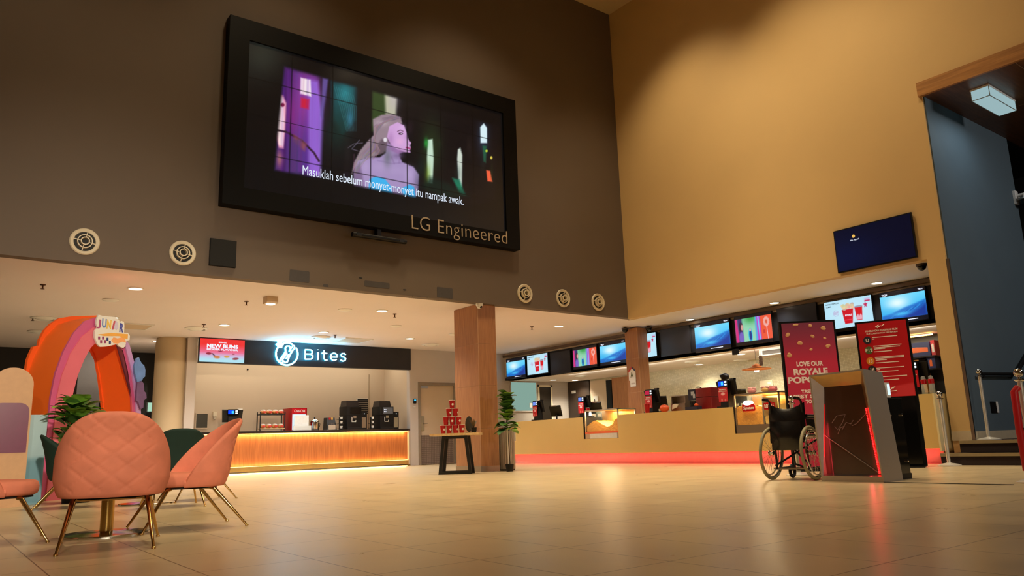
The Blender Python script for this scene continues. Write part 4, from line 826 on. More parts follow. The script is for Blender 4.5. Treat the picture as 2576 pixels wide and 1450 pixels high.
c=tb_m@Vector((.34,.02,.766)); o=thing('small_plant','small spiky dark plant in a black pot on the oak table','plant',c); pot_mb(.06,.1).build('pot',m_black,o); lf=MB(); rr=random.Random(9)
for k in range(16): a=rr.uniform(0,6.28); leaf(lf,(0,0,.09),(math.cos(a)*.5,math.sin(a)*.5,1),rr.uniform(.14,.24),.012,.1,.2)
lf.build('foliage',P('dry_leaf',(84,66,34),.6,var=.3),o)
c=tb_m@Vector((.24,.12,.766)); o=thing('card_stand','dark leaf-shaped card stand behind the buckets on the oak table','display',c); pt=[(.09*math.sin(t)*(1 if t<PI else 1),0,.17-.15*math.cos(t)) for t in [2*PI*k/20 for k in range(20)]]
MB().prism(pt,(0,.008,0)).build('card',P('dark_card',(52,48,34),.5),o); MB().box((-.05,-.03,0),(.05,.04,.02)).build('base',m_black,o)
# fluted bin and fig tree by the pillar
o=thing('litter_bin','fluted stainless litter bin beside the brown pillar','bin',(9.66,12.92,0)); m=MB(); n=72
m.lathe([(.165,.02),(.165,.84)],n=48); mbs=P('bin_steel',(176,166,152),.3,.5,var=.1); m.build('body',mbs,o); fl_=MB()
for k in range(24):
    a=2*PI*k/24; fl_.tube([(.165*math.cos(a),.165*math.sin(a),.03),(.165*math.cos(a),.165*math.sin(a),.83)],.016,6)
fl_.build('flute_rib',mbs,o); MB().lathe([(.17,0),(.17,.03)],n=40).build('base_ring',m_black,o); MB().lathe([(.175,.83),(.175,.86),(.12,.865),(.11,.84),(.001,.83)],n=40,cap=False).build('rim',m_chrome,o)
fg=thing('fig_tree','tall fiddle-leaf fig in a small black pot in front of the fluted bin','plant',(9.33,12.38,0)); pot_mb(.085,.14).build('pot',m_black,fg); soil(.085,.14,fg)
MB().tube([(0,0,.1),(-.015,0,.5),(-.03,.01,.9),(-.02,0,1.35)],[.018,.016,.014,.01]).build('stem',m_bark,fg); MB().tube([(-.035,-.02,.12),(-.05,-.02,.6),(-.05,-.02,.82)],.011).build('support_cane',m_white,fg)
lf=MB(); rr=random.Random(12)
for k in range(52):
    a=k*2.4; z=.78+.72*(k/52); r0=.02; e=rr.uniform(.3,1.4) if k>14 else rr.uniform(-.2,.5); leaf(lf,(-.025+r0*math.cos(a),r0*math.sin(a),z),(math.cos(a),math.sin(a),e),rr.uniform(.19,.27),rr.uniform(.11,.14),.35,.2,rr.randint(0,3)//2)
lf.build('foliage',[m_leaf,m_leafd],fg)
# ---------------------------------------------------------------- menu screens over the kitchen counter
XM=XB-.1; RZ=-PI/2
def ocean(u,v,Pn):
    p=Paint(u,v,(8,10,24)); t=np.clip((v-.12)/.74,0,1)[:,None]
    sea=np.array((24,160,236.))*(1-t)+np.array((110,218,255.))*t
    q=Paint(u,v,(0,0,0)); q.c=sea; q.glow(.38,.62,.26,.22,(226,250,255),1).glow(.2,.4,.2,.1,(70,190,240),.7)
    q.poly([(0,.12),(0,.26),(.25,.32),(.5,.44),(.75,.52),(1,.62),(1,.12)],(22,96,196),.06,.8).poly([(.45,.12),(.6,.22),(.85,.36),(1,.5),(1,.12)],(20,44,140),.1,.8)
    for k in range(9): q.line([(.1+.09*k,.16+.03*k),(.2+.09*k,.2+.035*k),(.3+.08*k,.22+.04*k)],.012,(60,200,246) if k%2 else (16,60,160),.02,.6)
    q.glow(.45,.27,.18,.05,(90,220,255),.7)
    m=((v>.13)&(v<.86))[:,None]; p.c=np.where(m,q.c,p.c); return p.c
def combo(u,v,Pn):
    p=Paint(u,v,(178,226,246)); p.glow(.5,.5,.5,.5,(204,238,250),.8)
    p.poly([(.37,.64),(.61,.64),(.57,.13),(.41,.13)],(206,24,40),.012).poly([(.64,.66),(.8,.66),(.775,.2),(.665,.2)],(212,26,36),.012).poly([(.41,.28),(.57,.28),(.57,.25),(.41,.25)],(236,60,80),.01)
    rr=random.Random(2)
    for k in range(26): p.ell(.49+rr.uniform(-.12,.12),.72+rr.uniform(-.07,.09),.035,.045,(226+rr.randint(-40,20),196+rr.randint(-40,20),160),.4)
    p.ell(.72,.68,.085,.035,(150,160,180),.3).poly([(.66,.34),(.7,.42),(.72,.34),(.75,.42),(.78,.34),(.775,.22),(.665,.22)],(236,206,226),.015,.8)
    pts=[(.87+.065*(1 if k%2 else .42)*math.cos(PI/2+PI*k/5+PI/5)*.75,.7+.12*(1 if k%2 else .42)*math.sin(PI/2+PI*k/5+PI/5)) for k in range(10)]; p.poly(pts,(196,44,90),.012)
    for r_,c in ((.085,(176,150,206)),(.078,(196,226,246))): p.ell(.24,.55,r_*.72,r_*1.25,c,.06)
    for z in (.52,.56,.6): p.line([(.2,z),(.28,z)],.014,(184,140,190),.01)
    p.poly([(.86,.92),(.97,.92),(.97,.86),(.86,.86)],(206,170,216),.02,.8).poly([(.86,.855),(.97,.855),(.97,.81),(.86,.81)],(196,40,90),.015); return p.c
def toon(u,v,Pn):
    p=Paint(u,v,(14,12,18)); q=Paint(u,v,(60,150,140))
    q.poly([(0,0),(.1,0),(.07,1),(0,1)],(214,50,130),.03).poly([(.1,0),(.22,0),(.2,1),(.08,1)],(60,40,110),.05).poly([(.22,0),(.6,0),(.58,1),(.2,1)],(150,214,180),.06).glow(.45,.9,.2,.2,(40,150,60),.9).poly([(.55,0),(.66,0),(.66,1),(.56,1)],(90,170,226),.04)
    q.poly([(.61,0),(.72,0),(.7,1),(.6,1)],(196,70,200),.03).poly([(.66,0),(.68,0),(.66,1),(.63,1)],(110,220,250),.02).ell(.16,.62,.06,.16,(60,36,60),.2).ell(.19,.6,.035,.1,(214,160,150),.3).ell(.16,.25,.065,.2,(120,100,190),.3).ell(.41,.3,.055,.24,(40,190,236),.25).ell(.41,.3,.035,.17,(40,60,140),.3).ell(.41,.48,.025,.05,(226,170,160),.3)
    q.poly([(.71,0),(1,0),(1,1),(.7,1)],(238,90,60),.02)
    for k in range(10): a=2*PI*k/10; q.ell(.86+.055*math.cos(a),.68+.12*math.sin(a),.03,.05,(240,170,160),.4)
    q.ell(.855,.68,.028,.05,(220,100,70),.3).line([(.86,.56),(.87,.3),(.88,.06)],.018,(240,180,190),.01).poly([(.76,.3),(.81,.3),(.81,.42),(.76,.42)],(196,50,50),.02,.7)
    m=((v>.1)&(v<.9))[:,None]; p.c=np.where(m,q.c,p.c); return p.c
def off(u,v,Pn): return Paint(u,v,(11,11,14)).glow(.2,.4,.3,.4,(26,34,42),.8).c  # grey sheen painted into the switched-off screens
SCR=[('ocean',1273,1323,906,955,'first, at the far end of the row'),('combo',1325,1380,897,945,'second from the far end'),('off',1383,1437,890,943,'dark, third from the far end'),('toon',1440,1504,878,930,'beside the second blue one near the far end'),('ocean',1507,1578,865,921,'left of the kitchen pillar'),('combo',1582,1655,848,906,'half hidden by the kitchen pillar'),('off',1659,1740,832,898,'dark with a grey sheen right of the kitchen pillar'),('ocean',1745,1842,817,888,'between the grey dark screen and the pink one'),('toon',1846,1949,799,872,'left of the popcorn banner top'),('off',1953,2064,779,862,'dark behind the popcorn banner'),('combo',2071,2204,763,833,'between the two red upright boards'),('ocean',2210,2341,740,820,'nearest the tan pier')]
NM={'ocean':'blue sea film menu screen, ','combo':'popcorn combo menu screen, ','toon':'pink and orange cartoon menu screen, ','off':'menu screen switched off, '}
FN={'ocean':ocean,'combo':combo,'toon':toon,'off':off}
slab('trim_10',(XB-.035,5.78,2.58),(XB-.001,19.6,3.22),m_black)
for kind,x0,x1,y0,y1,lb in SCR:
    A=at(x0,y0,x=XM); B=at(x0,y1,x=XM); Cc=at(x1,y1,x=XM); w=A.y-Cc.y; h=A.z-B.z
    t,s_=monitor('menu_screen',NM[kind]+lb,'screen',(XM,A.y-.01,B.z),w-.03,h,.06,FN[kind],110 if x1-x0>90 else 72,64 if x1-x0>90 else 44,'menu screens over the kitchen counter',rot=RZ)
    MB().box((w*.4,.055,h*.3),(w*.6,.066,h*.7)).build('wall_bracket',m_blackmetal,t)
    if kind=='ocean':
        stext(t,'TRON',w*.05,h*.9,w*.12,h=h*.05,bold=.03); stext(t,'ARES',w*.06,h*.868,w*.09,h=h*.022,bold=.03); stext(t,'TRON',w*.83,h*.92,w*.1,h=h*.04,bold=.03); MB().box((w*.42,-.001,h*.05),(w*.76,.0,h*.075)).build('caption_bar',e_text,t)
    if kind=='combo':
        dk=P('dark_caption',(40,50,90),.5) if 'dark_caption' not in bpy.data.materials else bpy.data.materials['dark_caption']
        stext(t,'ROYALE POPCORN',w*.04,h*.88,w*.28,dk,h=h*.05,bold=.01); stext(t,'COMBO',w*.04,h*.79,w*.11,dk,h=h*.05,bold=.01); stext(t,'ROYALE',w*.42,h*.4,w*.14,e_text,h=h*.06,bold=.03)
o=thing('cable_loop','black cable drooping under the blue screen beside the pink cartoon screen','cable',(0,0,0)); p=at(1848,876,x=XM+.02); MB().tube([(p.x,p.y,p.z-.04),(p.x,p.y-.08,p.z-.1),(p.x,p.y-.3,p.z-.03),(p.x,p.y-.5,p.z-.03)],.01).build('cord',m_black,o); MB().box((p.x-.03,p.y-.09,p.z-.16),(p.x+.03,p.y+.06,p.z-.03)).build('power_brick',m_black,o)
# ---------------------------------------------------------------- cream counter with red light under it
XC0=12.95; CTZ=1.11
kc=thing('concession_counter','long cream concession counter on a red-lit plinth','counter',(XC0,11.3,0)); O=kc.location
def cb(m,y0,y1,z0,z1,x0=XC0,x1=XC0+.78): return m.box((x0-O.x,y0-O.y,z0),(x1-O.x,y1-O.y,z1))
N1=(12.95,14.15); N2=(8.62,9.70); YE=5.82; YS=16.88
m=MB(); cb(m,N1[1],YS,.24,CTZ); cb(m,*N1,.24,.585); cb(m,N2[1],N1[0],.24,CTZ); cb(m,*N2,.24,.585); cb(m,YE,N2[0],.24,CTZ); cb(m,YS,17.25,.24,.6)
m.build('counter_body',m_corian,kc)
for n_ in (N1,N2): m=MB(); cb(m,n_[1]-.022,n_[1]-.002,.588,CTZ,XC0+.01,XC0+.7); m.build('notch_liner',m_black,kc)
m=MB(); cb(m,YE+.02,17.2,0,.235,XC0+.16); m.build('plinth',m_plinth,kc)
m=MB(); cb(m,YE+.02,17.2,.233,.2395,XC0+.06,XC0+.1); m.build('led_strip',e_red,kc,label='red light strip under the overhang')
m=MB(); cb(m,YE-.03,YE,.2,CTZ,XC0-.005,XC0+.79); m.build('end_panel',P('pale_end_panel',(226,210,160),.5),kc)
for ya,yb in ((5.9,9.5),(9.5,13.3),(13.3,17.1)): area((XC0+.05,(ya+yb)/2,.225),(XC0+.12,(ya+yb)/2,.0),6.5,yb-ya,.04,(1,.07,.09))
# popcorn warmers in the two notches
def heap(y0,y1,x0,x1,z0,f,mi,name,mat,par,seed=1):
    rr=random.Random(seed); nz=[[rr.uniform(-.014,.014) for _ in range(41)] for _ in range(13)]
    m=MB(); m.grid(lambda u,v:Vector((x0+(x1-x0)*v,y0+(y1-y0)*u,z0+f(u)+nz[int(v*12)][int(u*40)])),40,12)
    m.grid(lambda u,v:Vector((x0+nz[int(v*12)][int(u*40)]*.3,y0+(y1-y0)*u,z0+f(u)*v)),40,12)
    return m.build(name,mat,par,sharp=180)
def warmer(label,yc,w,ztop,signs,fill,depth=.6):
    t=thing('popcorn_warmer',label,'popcorn warmer',(XC0+.02,yc,.588),0,'popcorn warmers in the counter notches'); h=ztop-.588; w/=2
    MB().box((0,-w,0),(depth,w,.16)).build('base_cabinet',m_steel,t)
    f=MB()
    for yy in (-w,w-.025): f.box((0,yy,.16),(.03,yy+.025,h)).box((depth-.03,yy,.16),(depth,yy+.025,h))
    f.box((0,-w,h-.03),(depth,w,h)); f.build('case_frame',m_alu,t)
    MB().box((depth-.03,-w+.03,.16),(depth-.015,w-.03,h-.03)).build('back_panel',P('gold_mirror',(206,160,80),.3,.4),t); MB().box((.004,-w+.025,.16),(.01,w-.025,h-.03)).build('glass_pane',m_glass,t)
    fill(t,w,h); area((t.location.x+.3,yc,ztop-.05),(t.location.x+.28,yc,0),22,.3,w*1.4,(1,.8,.45)); return t
def fill1(t,w,h):
    heap(-w+.03,w-.03,.03,.5,.16,lambda u:.09+.17*math.exp(-((u-.72)/.25)**2)+.2*math.exp(-((u-.02)/.16)**2),0,'popcorn',m_corn,t,3)['kind']='stuff'
    MB().box((-.004,-w,.12),(.004,w,.165)).build('orange_rail',m_orange,t); MB().box((-.004,-w*.9,.0),(.0,w*.72,.115)).build('drawer',P('pale_steel',(190,200,210),.3,.6),t); MB().lathe([(.03,0),(.03,.05),(.02,.07)],c=(.1,w-.1,h-.12),n=14).build('heat_lamp',e_white,t)
def fill2(t,w,h):
    heap(-w*.22,w-.03,.03,.5,.16,lambda u:.33+.03*math.sin(u*9),0,'popcorn',m_corn,t,4)['kind']='stuff'
    heap(-w+.03,-w*.3,.03,.5,.16,lambda u:.2-.1*u+.04,0,'popcorn',m_cornl,t,5)['kind']='stuff'
    MB().box((.02,-w*.28,.16),(.5,-w*.22,h-.1)).build('divider',m_steel,t)
    g=MB().rbox((-.02,w*.05,.42),(-.005,w*.62,.56),.03,axis=0).build('brand_sign',m_redpaint,t,label='red sign reading Signature'); text('Signature','caption',m_whiteprint,frame((-.022,w*.56,.46),-Y,Z),width=w*.46,height=.075,parent=g,shear=.2,bold=.01,depth=.001)
    MB().ball((0.0,w*.36,.58),(.04,.12,.05)).build('lamp_bulb',e_white,t)
    g=MB().rbox((-.02,-w*.82,.43),(-.005,-w*.34,.56),.015,axis=0).prism([(-.005,-w*.7,.56),(-.005,-w*.46,.56),(-.005,-w*.58,.61)],(-.015,0,0)).build('brand_sign',m_redpaint,t,label='red sign reading ROYALE'); text('ROYALE','caption',m_whiteprint,frame((-.022,-w*.38,.46),-Y,Z),width=w*.4,height=.075,parent=g,bold=.02,depth=.001)
warmer('lit glass popcorn warmer with piled caramel popcorn beside the kitchen pillar',13.53,1.15,1.27,None,fill1)
warmer('wide popcorn warmer with Signature and ROYALE signs beside the wheelchair',9.16,1.04,1.36,None,fill2)
# tills
def tillp(px_,py_,label,disp,x=13.32,s=1.22):
    p=at(px_,py_,x=x-.12); return till(label,(x,p.y,CTZ),RZ-.15,'till terminals',disp,True,s)
e_redd=EM('red_display',(190,40,70),1.0); e_bl2=EM('white_blue_display',(120,150,240),1.0)
tillp(1346,1046,'black till terminal with red card beside the pale green window',e_bl2); tillp(1462,1042,'black till terminal with red card behind the lit popcorn warmer',e_bl2,13.4); tillp(1633,1030,'black till terminal with red display in front of the kitchen pillar',e_redd,13.3); tillp(1822,1020,'black till terminal with bright blue display in front of the bowed worker',e_blue,13.3,1.32)
p=at(2313,968,x=13.3); till('black till terminal under the toy shelf beside the pier',(13.32,max(p.y,6.25),CTZ),RZ,'till terminals',e_bl2,True,1.3)
m_arm=m_black
for px_,lb in ((1390,'by the green window'),(1490,'behind the lit popcorn warmer'),(1652,'beside the kitchen pillar'),(1848,'beside the blue-lit till')):
    p=at(px_,1030,x=13.6); o=thing('till_monitor','black tilted till monitor seen from behind '+lb,'monitor',(13.64,p.y-.11,CTZ),RZ+.5,'till monitors'); MB().rbox((-.1,-.08,0),(.1,.1,.02),.03).build('foot_plate',m_black,o); MB().tube([(0,0,.02),(0,.02,.22)],.025).build('stand',m_black,o); MB().hexa([(-.16,.0,.12),(.16,.0,.12),(.16,.04,.1),(-.16,.04,.1),(-.16,-.13,.36),(.16,-.13,.36),(.16,-.1,.39),(-.16,-.1,.39)]).build('screen_back',m_black,o); MB().rbox((-.1,-.15,.36),(.06,-.11,.39),.01,axis=1).build('top_edge',m_alu,o)
# machines and small things on the counter
def ctop(px_,py_,x=13.35): p=at(px_,py_,x=x); return p.y
y=ctop(1775,1030,13.45); o=thing('popcorn_machine','maroon and black warming machine on the counter before the tiled wall','machine',(13.45,y,CTZ),RZ,None); MB().rbox((-.08,-.2,0),(.33,.25,.26),.01).build('lower_case',m_maroon,o); MB().rbox((-.08,-.2,.27),(.33,.25,.46),.01).build('upper_case',m_maroon,o); MB().box((-.28,-.2,.22),(-.09,.22,.45)).build('control_box',P('dark_blue_case',(36,38,60),.4),o); MB().box((-.2,-.205,.32),(-.12,-.2,.4)).box((-.15,-.206,.26),(-.09,-.2,.35)).build('panel_label',P('grey_label',(170,175,190),.4),o); MB().tube([(-.05,0,.46),(-.12,0,.5),(-.2,0,.5)],.012).build('handle',m_black,o)
MB().box((-.26,-.18,0),(-.1,.2,.2)).build('side_bay',m_black,o)
o=thing('snack_tray','navy tray with a small orange pack in front of the maroon machine','tray',(13.1,ctop(1745,1034,13.1),CTZ),RZ); MB().box((-.16,-.08,0),(.16,.08,.07)).build('tray_body',P('navy',(30,36,70),.5),o); MB().ball((.08,0,.1),(.05,.04,.04)).build('pack',m_orange,o); MB().lathe([(.05,.07),(.03,.12),(.008,.17)],n=14,c=(-.03,0,0)).build('funnel',m_smoke,o)
o=thing('prep_station','stainless prep station with napkins on the counter','prep station',(13.55,ctop(1708,1033,13.45),CTZ),RZ); MB().box((-.2,-.12,0),(.2,.2,.18)).build('base_cabinet',m_steel,o); MB().box((-.2,.05,.18),(.2,.07,.34)).build('back_splash',m_steel,o); MB().box((-.22,-.1,.34),(.22,.1,.36)).build('top_shelf',m_alu,o); MB().box((-.2,-.1,.18),(-.18,.1,.34)).box((.18,-.1,.18),(.2,.1,.34)).build('side_post',m_steel,o); MB().prism([(-.16,-.122,.06),(-.02,-.122,.1),(.02,-.122,.16),(-.08,-.122,.18),(-.15,-.122,.15)],(0,-.02,0)).build('napkin_bundle',m_paper,o)
y=ctop(1668,1034,13.2); o=thing('orange_bowl','round translucent orange bowl behind the till by the pillar','bowl',(13.25,y,CTZ)); MB().ball((0,0,.085),(.11,.11,.085)).build('body',m_orange,o); MB().torus((0,0,.15),.07,.008).build('rim',m_orange,o)
y=ctop(1652,1034,13.45); o=thing('red_cup','red paper cup between the pillar till and the orange bowl','cup',(13.07,y-.06,CTZ)); MB().lathe([(.05,0),(.065,.2),(.068,.2),(.06,.205)],n=22).build('cup_wall',m_redpaint,o); MB().torus((0,0,.2),.066,.006).build('rim',m_red,o)
y=ctop(1497,1050,13.2); o=thing('red_tin','small red tin on top of the lit popcorn warmer','tin',(13.2,at(1478,1020,x=13.2).y,1.271)); MB().lathe([(.05,0),(.05,.07),(.045,.08)],n=20).build('can',m_redpaint,o); MB().torus((0,0,.075),.048,.005).build('rim',m_chrome,o)
for k,(dx,dy,dz,c,nm) in enumerate(((.1,.2,0,(240,150,150),'pink wrapped candy heap by the till'),(.2,-.05,0,(244,190,120),'amber popcorn tub'),(.15,-.25,0,(236,120,130),'pink candy bag'))):
    o=thing('candy_pack',nm+' on top of the wide popcorn warmer','candy',(XC0+.1+dx,9.16+dy,1.361)); mm=P('wrapper_%d'%k,c,.4,var=.35,scale=30); MB().ball((0,0,.05),(.06,.1,.05)).build('wrapper',mm,o); MB().ball((.01,.05,.1),(.04,.05,.03)).ball((.0,-.05,.09),(.035,.05,.03)).build('wrapper_fold',P('wrapper_p%d'%k,(244,170,170),.4,var=.3,scale=30),o)
# kitchen back wall pieces
def kp(px_,py_): return at(px_,py_,x=XK)
p=at(1904,938,x=15.6); o=thing('heat_shelf','orange hanging heat lamp shade in front of the mosaic wall','pendant lamp',(15.6,p.y,at(1900,930,x=15.6).z)); MB().lathe([(.34,0),(.33,.012),(.12,.05),(.09,.1),(.03,.13),(.001,.13)],n=30,cap=False).build('shade',P('amber_shade',(236,140,60),.4),o); MB().lathe([(.06,-.03),(.05,-.05),(.001,-.055)],n=20).build('lamp_lens',e_white,o); MB().tube([(0,0,.12),(0,0,ZK-o.location.z)],.004).build('cord',m_black,o)
p=at(1914,908,x=15.5); o=thing('foil_strip','silver foil packet strip hanging under the kitchen ceiling lamp','packet',(15.5,p.y,p.z)); 
m=MB(); m.grid(lambda u,v:Vector((.01*math.sin(v*40+u*9),-.05+.1*u,-.12+.24*v)),6,26); m.build('foil',P('foil',(190,190,200),.3,.4,var=.5,scale=30),o); MB().tube([(0,0,.12),(0,0,ZK-p.z)],.003).build('hanger',m_black,o)
p=at(1928,965,x=XK-.01); o=thing('socket_panel','long cream socket panel on the mosaic wall','socket',(XK-.001,p.y,p.z)); MB().box((-.03,-.2,-.08),(0,.2,.08)).build('plate',m_offwhite,o); MB().box((-.034,-.15,-.03),(-.03,-.05,.03)).build('switch_rocker',m_white,o)
o=thing('ceiling_unit','grey air unit under the kitchen ceiling beside the popcorn banner','air conditioner',(16.2,at(1958,896,x=16.2).y-.25,ZK)); MB().box((-.4,-.5,-.16),(.4,.5,-.001)).build('cassette',m_greybeige,o); MB().box((-.41,-.4,-.13),(-.4,.4,-.04)).build('grille',m_darkbrown,o)
for k,(px_,py_,lb) in enumerate(((1742,910,'over the maroon machine'),(1865,906,'left of the heat lamp'),(1462,946,'behind the dark screens'))):
    p=at(px_,py_,z=ZK); dup(cd,(p.x,p.y,ZK),None,'round white kitchen ceiling diffuser '+lb,'kitchen ceiling diffusers',.8)
# far-left kitchen: pale green window, dark panels and doors
def yb(px_,py_): return at(px_,py_,y=YB)
a=yb(1284,962); b=yb(1350,1034); w1=thing('serving_window','pale green lit glass window at the kitchen far end','window',(a.x,YB-.001,b.z)); 
MB().box((0,-.02,0),(b.x-a.x,-.004,a.z-b.z)).build('pane',EM('pale_green_glass',(150,186,172),.75),w1); f=MB(); f.box((-.04,-.03,-.04),(b.x-a.x+.04,0,0)).box((-.04,-.03,a.z-b.z),(b.x-a.x+.04,0,a.z-b.z+.03)).box((-.04,-.03,0),(0,0,a.z-b.z)).box((b.x-a.x,-.03,0),(b.x-a.x+.04,0,a.z-b.z)); f.build('window_frame',m_greybeige,w1); MB().rbox((.7*(b.x-a.x),-.04,.1),(.8*(b.x-a.x),-.02,.25),.01,axis=1).build('switch',m_white,w1)
m_kdark=P('dark_kitchen_panel',(34,28,22),.3); 
a=yb(1354,974); b=yb(1386,1060); o=st(MB().box((a.x,YB-.05,0),(b.x,YB-.002,a.z)).build('door_2',m_kdark)); st(MB().box((a.x-.06,YB-.06,0),(a.x,YB-.002,a.z+.06)).box((b.x,YB-.06,0),(b.x+.06,YB-.002,a.z+.06)).box((a.x-.06,YB-.06,a.z),(b.x+.06,YB-.002,a.z+.06)).build('door_frame',m_offwhite,o))
def kpanel(name,x0,x1,ytop,mat,kind='structure',th=.05):
    A=kp(x0,ytop); B=kp(x1,ytop); o=MB().box((XK-th,B.y,0),(XK-.002,A.y,min(A.z,ZK-.01))).build(name,mat); return st(o)
o=kpanel('door_3',1395,1422,968,m_kdark); A=kp(1395,968); B=kp(1422,968); st(MB().box((XK-.07,A.y,0),(XK-.002,A.y+.1,ZK-.01)).box((XK-.07,B.y-.12,0),(XK-.002,B.y,ZK-.01)).build('door_frame',m_offwhite,o))
kpanel('wall_kitchen_panel',1431,1484,962,m_darkbrown); kpanel('wall_kitchen_pale',1486,1526,960,m_beige,th=.04); kpanel('trim_9',1527,1540,958,m_black,th=.06); kpanel('wall_kitchen_wood',1541,1600,952,m_column,th=.05)
p=kp(1446,987); tag(MB().box((0,-.1,-.045),(.008,.1,.045)).build('wall_sign',m_paper,loc=(XK-.06,p.y,p.z)),'small white sign on the dark kitchen panel','sign')
p=kp(1502,1004); o=thing('wall_socket','white wall socket with a plugged black lead on the pale kitchen wall','socket',(XK-.042,p.y,p.z)); MB().box((-.03,-.1,-.09),(0,.1,.09)).build('plate',m_white,o); MB().tube([(-.04,.05,0),(-.05,.05,-.1),(-.03,.05,-.5)],.012).build('lead',m_black,o)
# hygiene stickers on the kitchen pillar
fx=PK.x; 
p=at(1591,942,x=fx-.002); o=thing('grade_sign','white house-shaped grade A sign on the kitchen pillar','sign',(fx-.004,p.y,p.z)); MB().prism([(0,.12,-.16),(0,-.12,-.16),(0,-.12,.1),(0,0,.2),(0,.12,.1)],(-.012,0,0)).build('plate',m_paper,o); MB().prism([(-.0125,.12,.1),(-.0125,0,.2),(-.0125,0,.15),(-.0125,.12,.05)],(-.002,0,0)).build('roof_band',m_red,o); MB().prism([(-.0125,-.12,.1),(-.0125,0,.2),(-.0125,0,.15),(-.0125,-.12,.05)],(-.002,0,0)).build('roof_band',P('navy_print2',(40,40,80),.5),o); text('A','letter',P('olive_print',(90,100,50),.5),frame((-.014,.06,-.08),-Y,Z),width=.1,height=.14,parent=o,bold=.02,depth=.001)
p=at(1593,959,x=fx-.002); o=thing('notice_card','small white notice card under the grade A sign','sign',(fx-.004,p.y,p.z-.045)); MB().box((-.01,-.1,-.1),(0,.1,.09)).build('plate',m_paper,o); MB().box((-.012,-.06,-.04),(-.01,.06,-.0)).build('print_block',m_greybeige,o)
area((15.6,12.2,2.45),(17.6,12.2,1.6),42,11,.1,(1,.92,.72))  # hidden strip light added to brighten the mosaic wall
# ---------------------------------------------------------------- the worker behind the blue-lit till
p=at(1828,950,x=14.25); WX,WY=14.25,p.y
pe=thing('person','person in a black top with dark hair, head bowed behind the blue-lit till','person',(WX,WY,0))
def skin(name,joints,edges,root,mat,par,sub=2):
    me=bpy.data.meshes.new(name); me.from_pydata([j[0] for j in joints],edges,[]); o=bpy.data.objects.new(name,me); COL.objects.link(o)
    md=o.modifiers.new('skin','SKIN'); sv=me.skin_vertices[0].data
    for k,j in enumerate(joints): sv[k].radius=(j[1],j[2] if len(j)>2 else j[1]); sv[k].use_root=(k==root)
    o.modifiers.new('sub','SUBSURF').levels=sub
    for m_ in o.modifiers:
        if m_.type=='SUBSURF': m_.render_levels=sub
    dg=bpy.context.evaluated_depsgraph_get(); m2=bpy.data.meshes.new_from_object(o.evaluated_get(dg)); bpy.data.objects.remove(o); m2.materials.clear(); m2.materials.append(mat)
    m2.polygons.foreach_set('use_smooth',[True]*len(m2.polygons)); m2.name=name; o=bpy.data.objects.new(name,m2); COL.objects.link(o); o.parent=par; return o
m_skin=P('skin',(176,126,92),.55); m_hair=P('black_hair',(20,16,14),.4,var=.3,scale=60,stretch=(1,1,.2)); m_shirt=P('black_cloth',(18,18,20),.85,bump=.2); m_trous=P('dark_trousers',(30,30,36),.85)
hz=p.z-.04
J=[((0,0,.92),.14,.11),((0,0,1.12),.14,.1),((-.03,0,hz-.36),.16,.1),((-.08,0,hz-.2),.055),((-.13,0,hz-.08),.07,.08),((-.16,0,hz+.0),.08,.085),
((-.02,.17,hz-.34),.055),((-.06,.23,1.2),.045),((-.28,.2,1.16),.035),((-.36,.18,1.15),.03),((-.02,-.17,hz-.34),.055),((-.06,-.23,1.2),.045),((-.28,-.2,1.16),.035),((-.36,-.18,1.15),.03),
((0,.09,.86),.09),((-.02,.1,.47),.06),((0,.1,.09),.04),((-.13,.11,.035),.035),((0,-.09,.86),.09),((-.02,-.1,.47),.06),((0,-.1,.09),.04),((-.13,-.11,.035),.035)]
Ed=[(0,1),(1,2),(2,3),(3,4),(4,5),(2,6),(6,7),(7,8),(8,9),(2,10),(10,11),(11,12),(12,13),(0,14),(14,15),(15,16),(16,17),(0,18),(18,19),(19,20),(20,21)]
body=skin('body',J,Ed,0,m_skin,pe)
for sgn in (1,-1):
    hd=skin('hand_fingers',[((-.36,sgn*.18,1.15),.03,.014),((-.42,sgn*.175,1.145),.028,.012),((-.49,sgn*.2,1.135),.008),((-.5,sgn*.185,1.132),.008),((-.5,sgn*.17,1.132),.008),((-.48,sgn*.155,1.134),.007),((-.42,sgn*.13,1.14),.009)],[(0,1),(1,2),(1,3),(1,4),(1,5),(0,6)],0,m_skin,pe)
Jc=[(j[0],j[1]*1.13,(j[2] if len(j)>2 else j[1])*1.13) for j in J]
sh=[0,1,2,6,7,10,11]; mp={a:i for i,a in enumerate(sh)}
skin('shirt',[Jc[i] for i in sh],[(mp[a],mp[b]) for a,b in Ed if a in mp and b in mp],0,m_shirt,pe)
tr_=[0,14,15,16,18,19,20]; mp={a:i for i,a in enumerate(tr_)}
skin('trousers',[(J[i][0],J[i][1]*1.2) for i in tr_],[(mp[a],mp[b]) for a,b in Ed if a in mp and b in mp],0,m_trous,pe)
h=MB(); h.ball((-.105,-.035,hz+.045),(.1,.095,.085),20).ball((-.15,-.02,hz+.07),(.07,.085,.045),16); h.build('hair',m_hair,pe,sharp=80)
h=MB(); h.ball((-.255,0,hz-.05),(.018,.014,.02)); h.build('nose',m_skin,pe); 
for sgn in (1,-1): MB().ball((-.15,sgn*.1,hz-.05),(.022,.012,.03)).build('ear',m_skin,pe); MB().ball((-.232,sgn*.035,hz-.02),.011).build('eye',m_black,pe)
MB().box((-.235,-.025,hz-.095),(-.225,.025,hz-.088)).build('mouth',P('lip',(130,70,60),.5),pe)
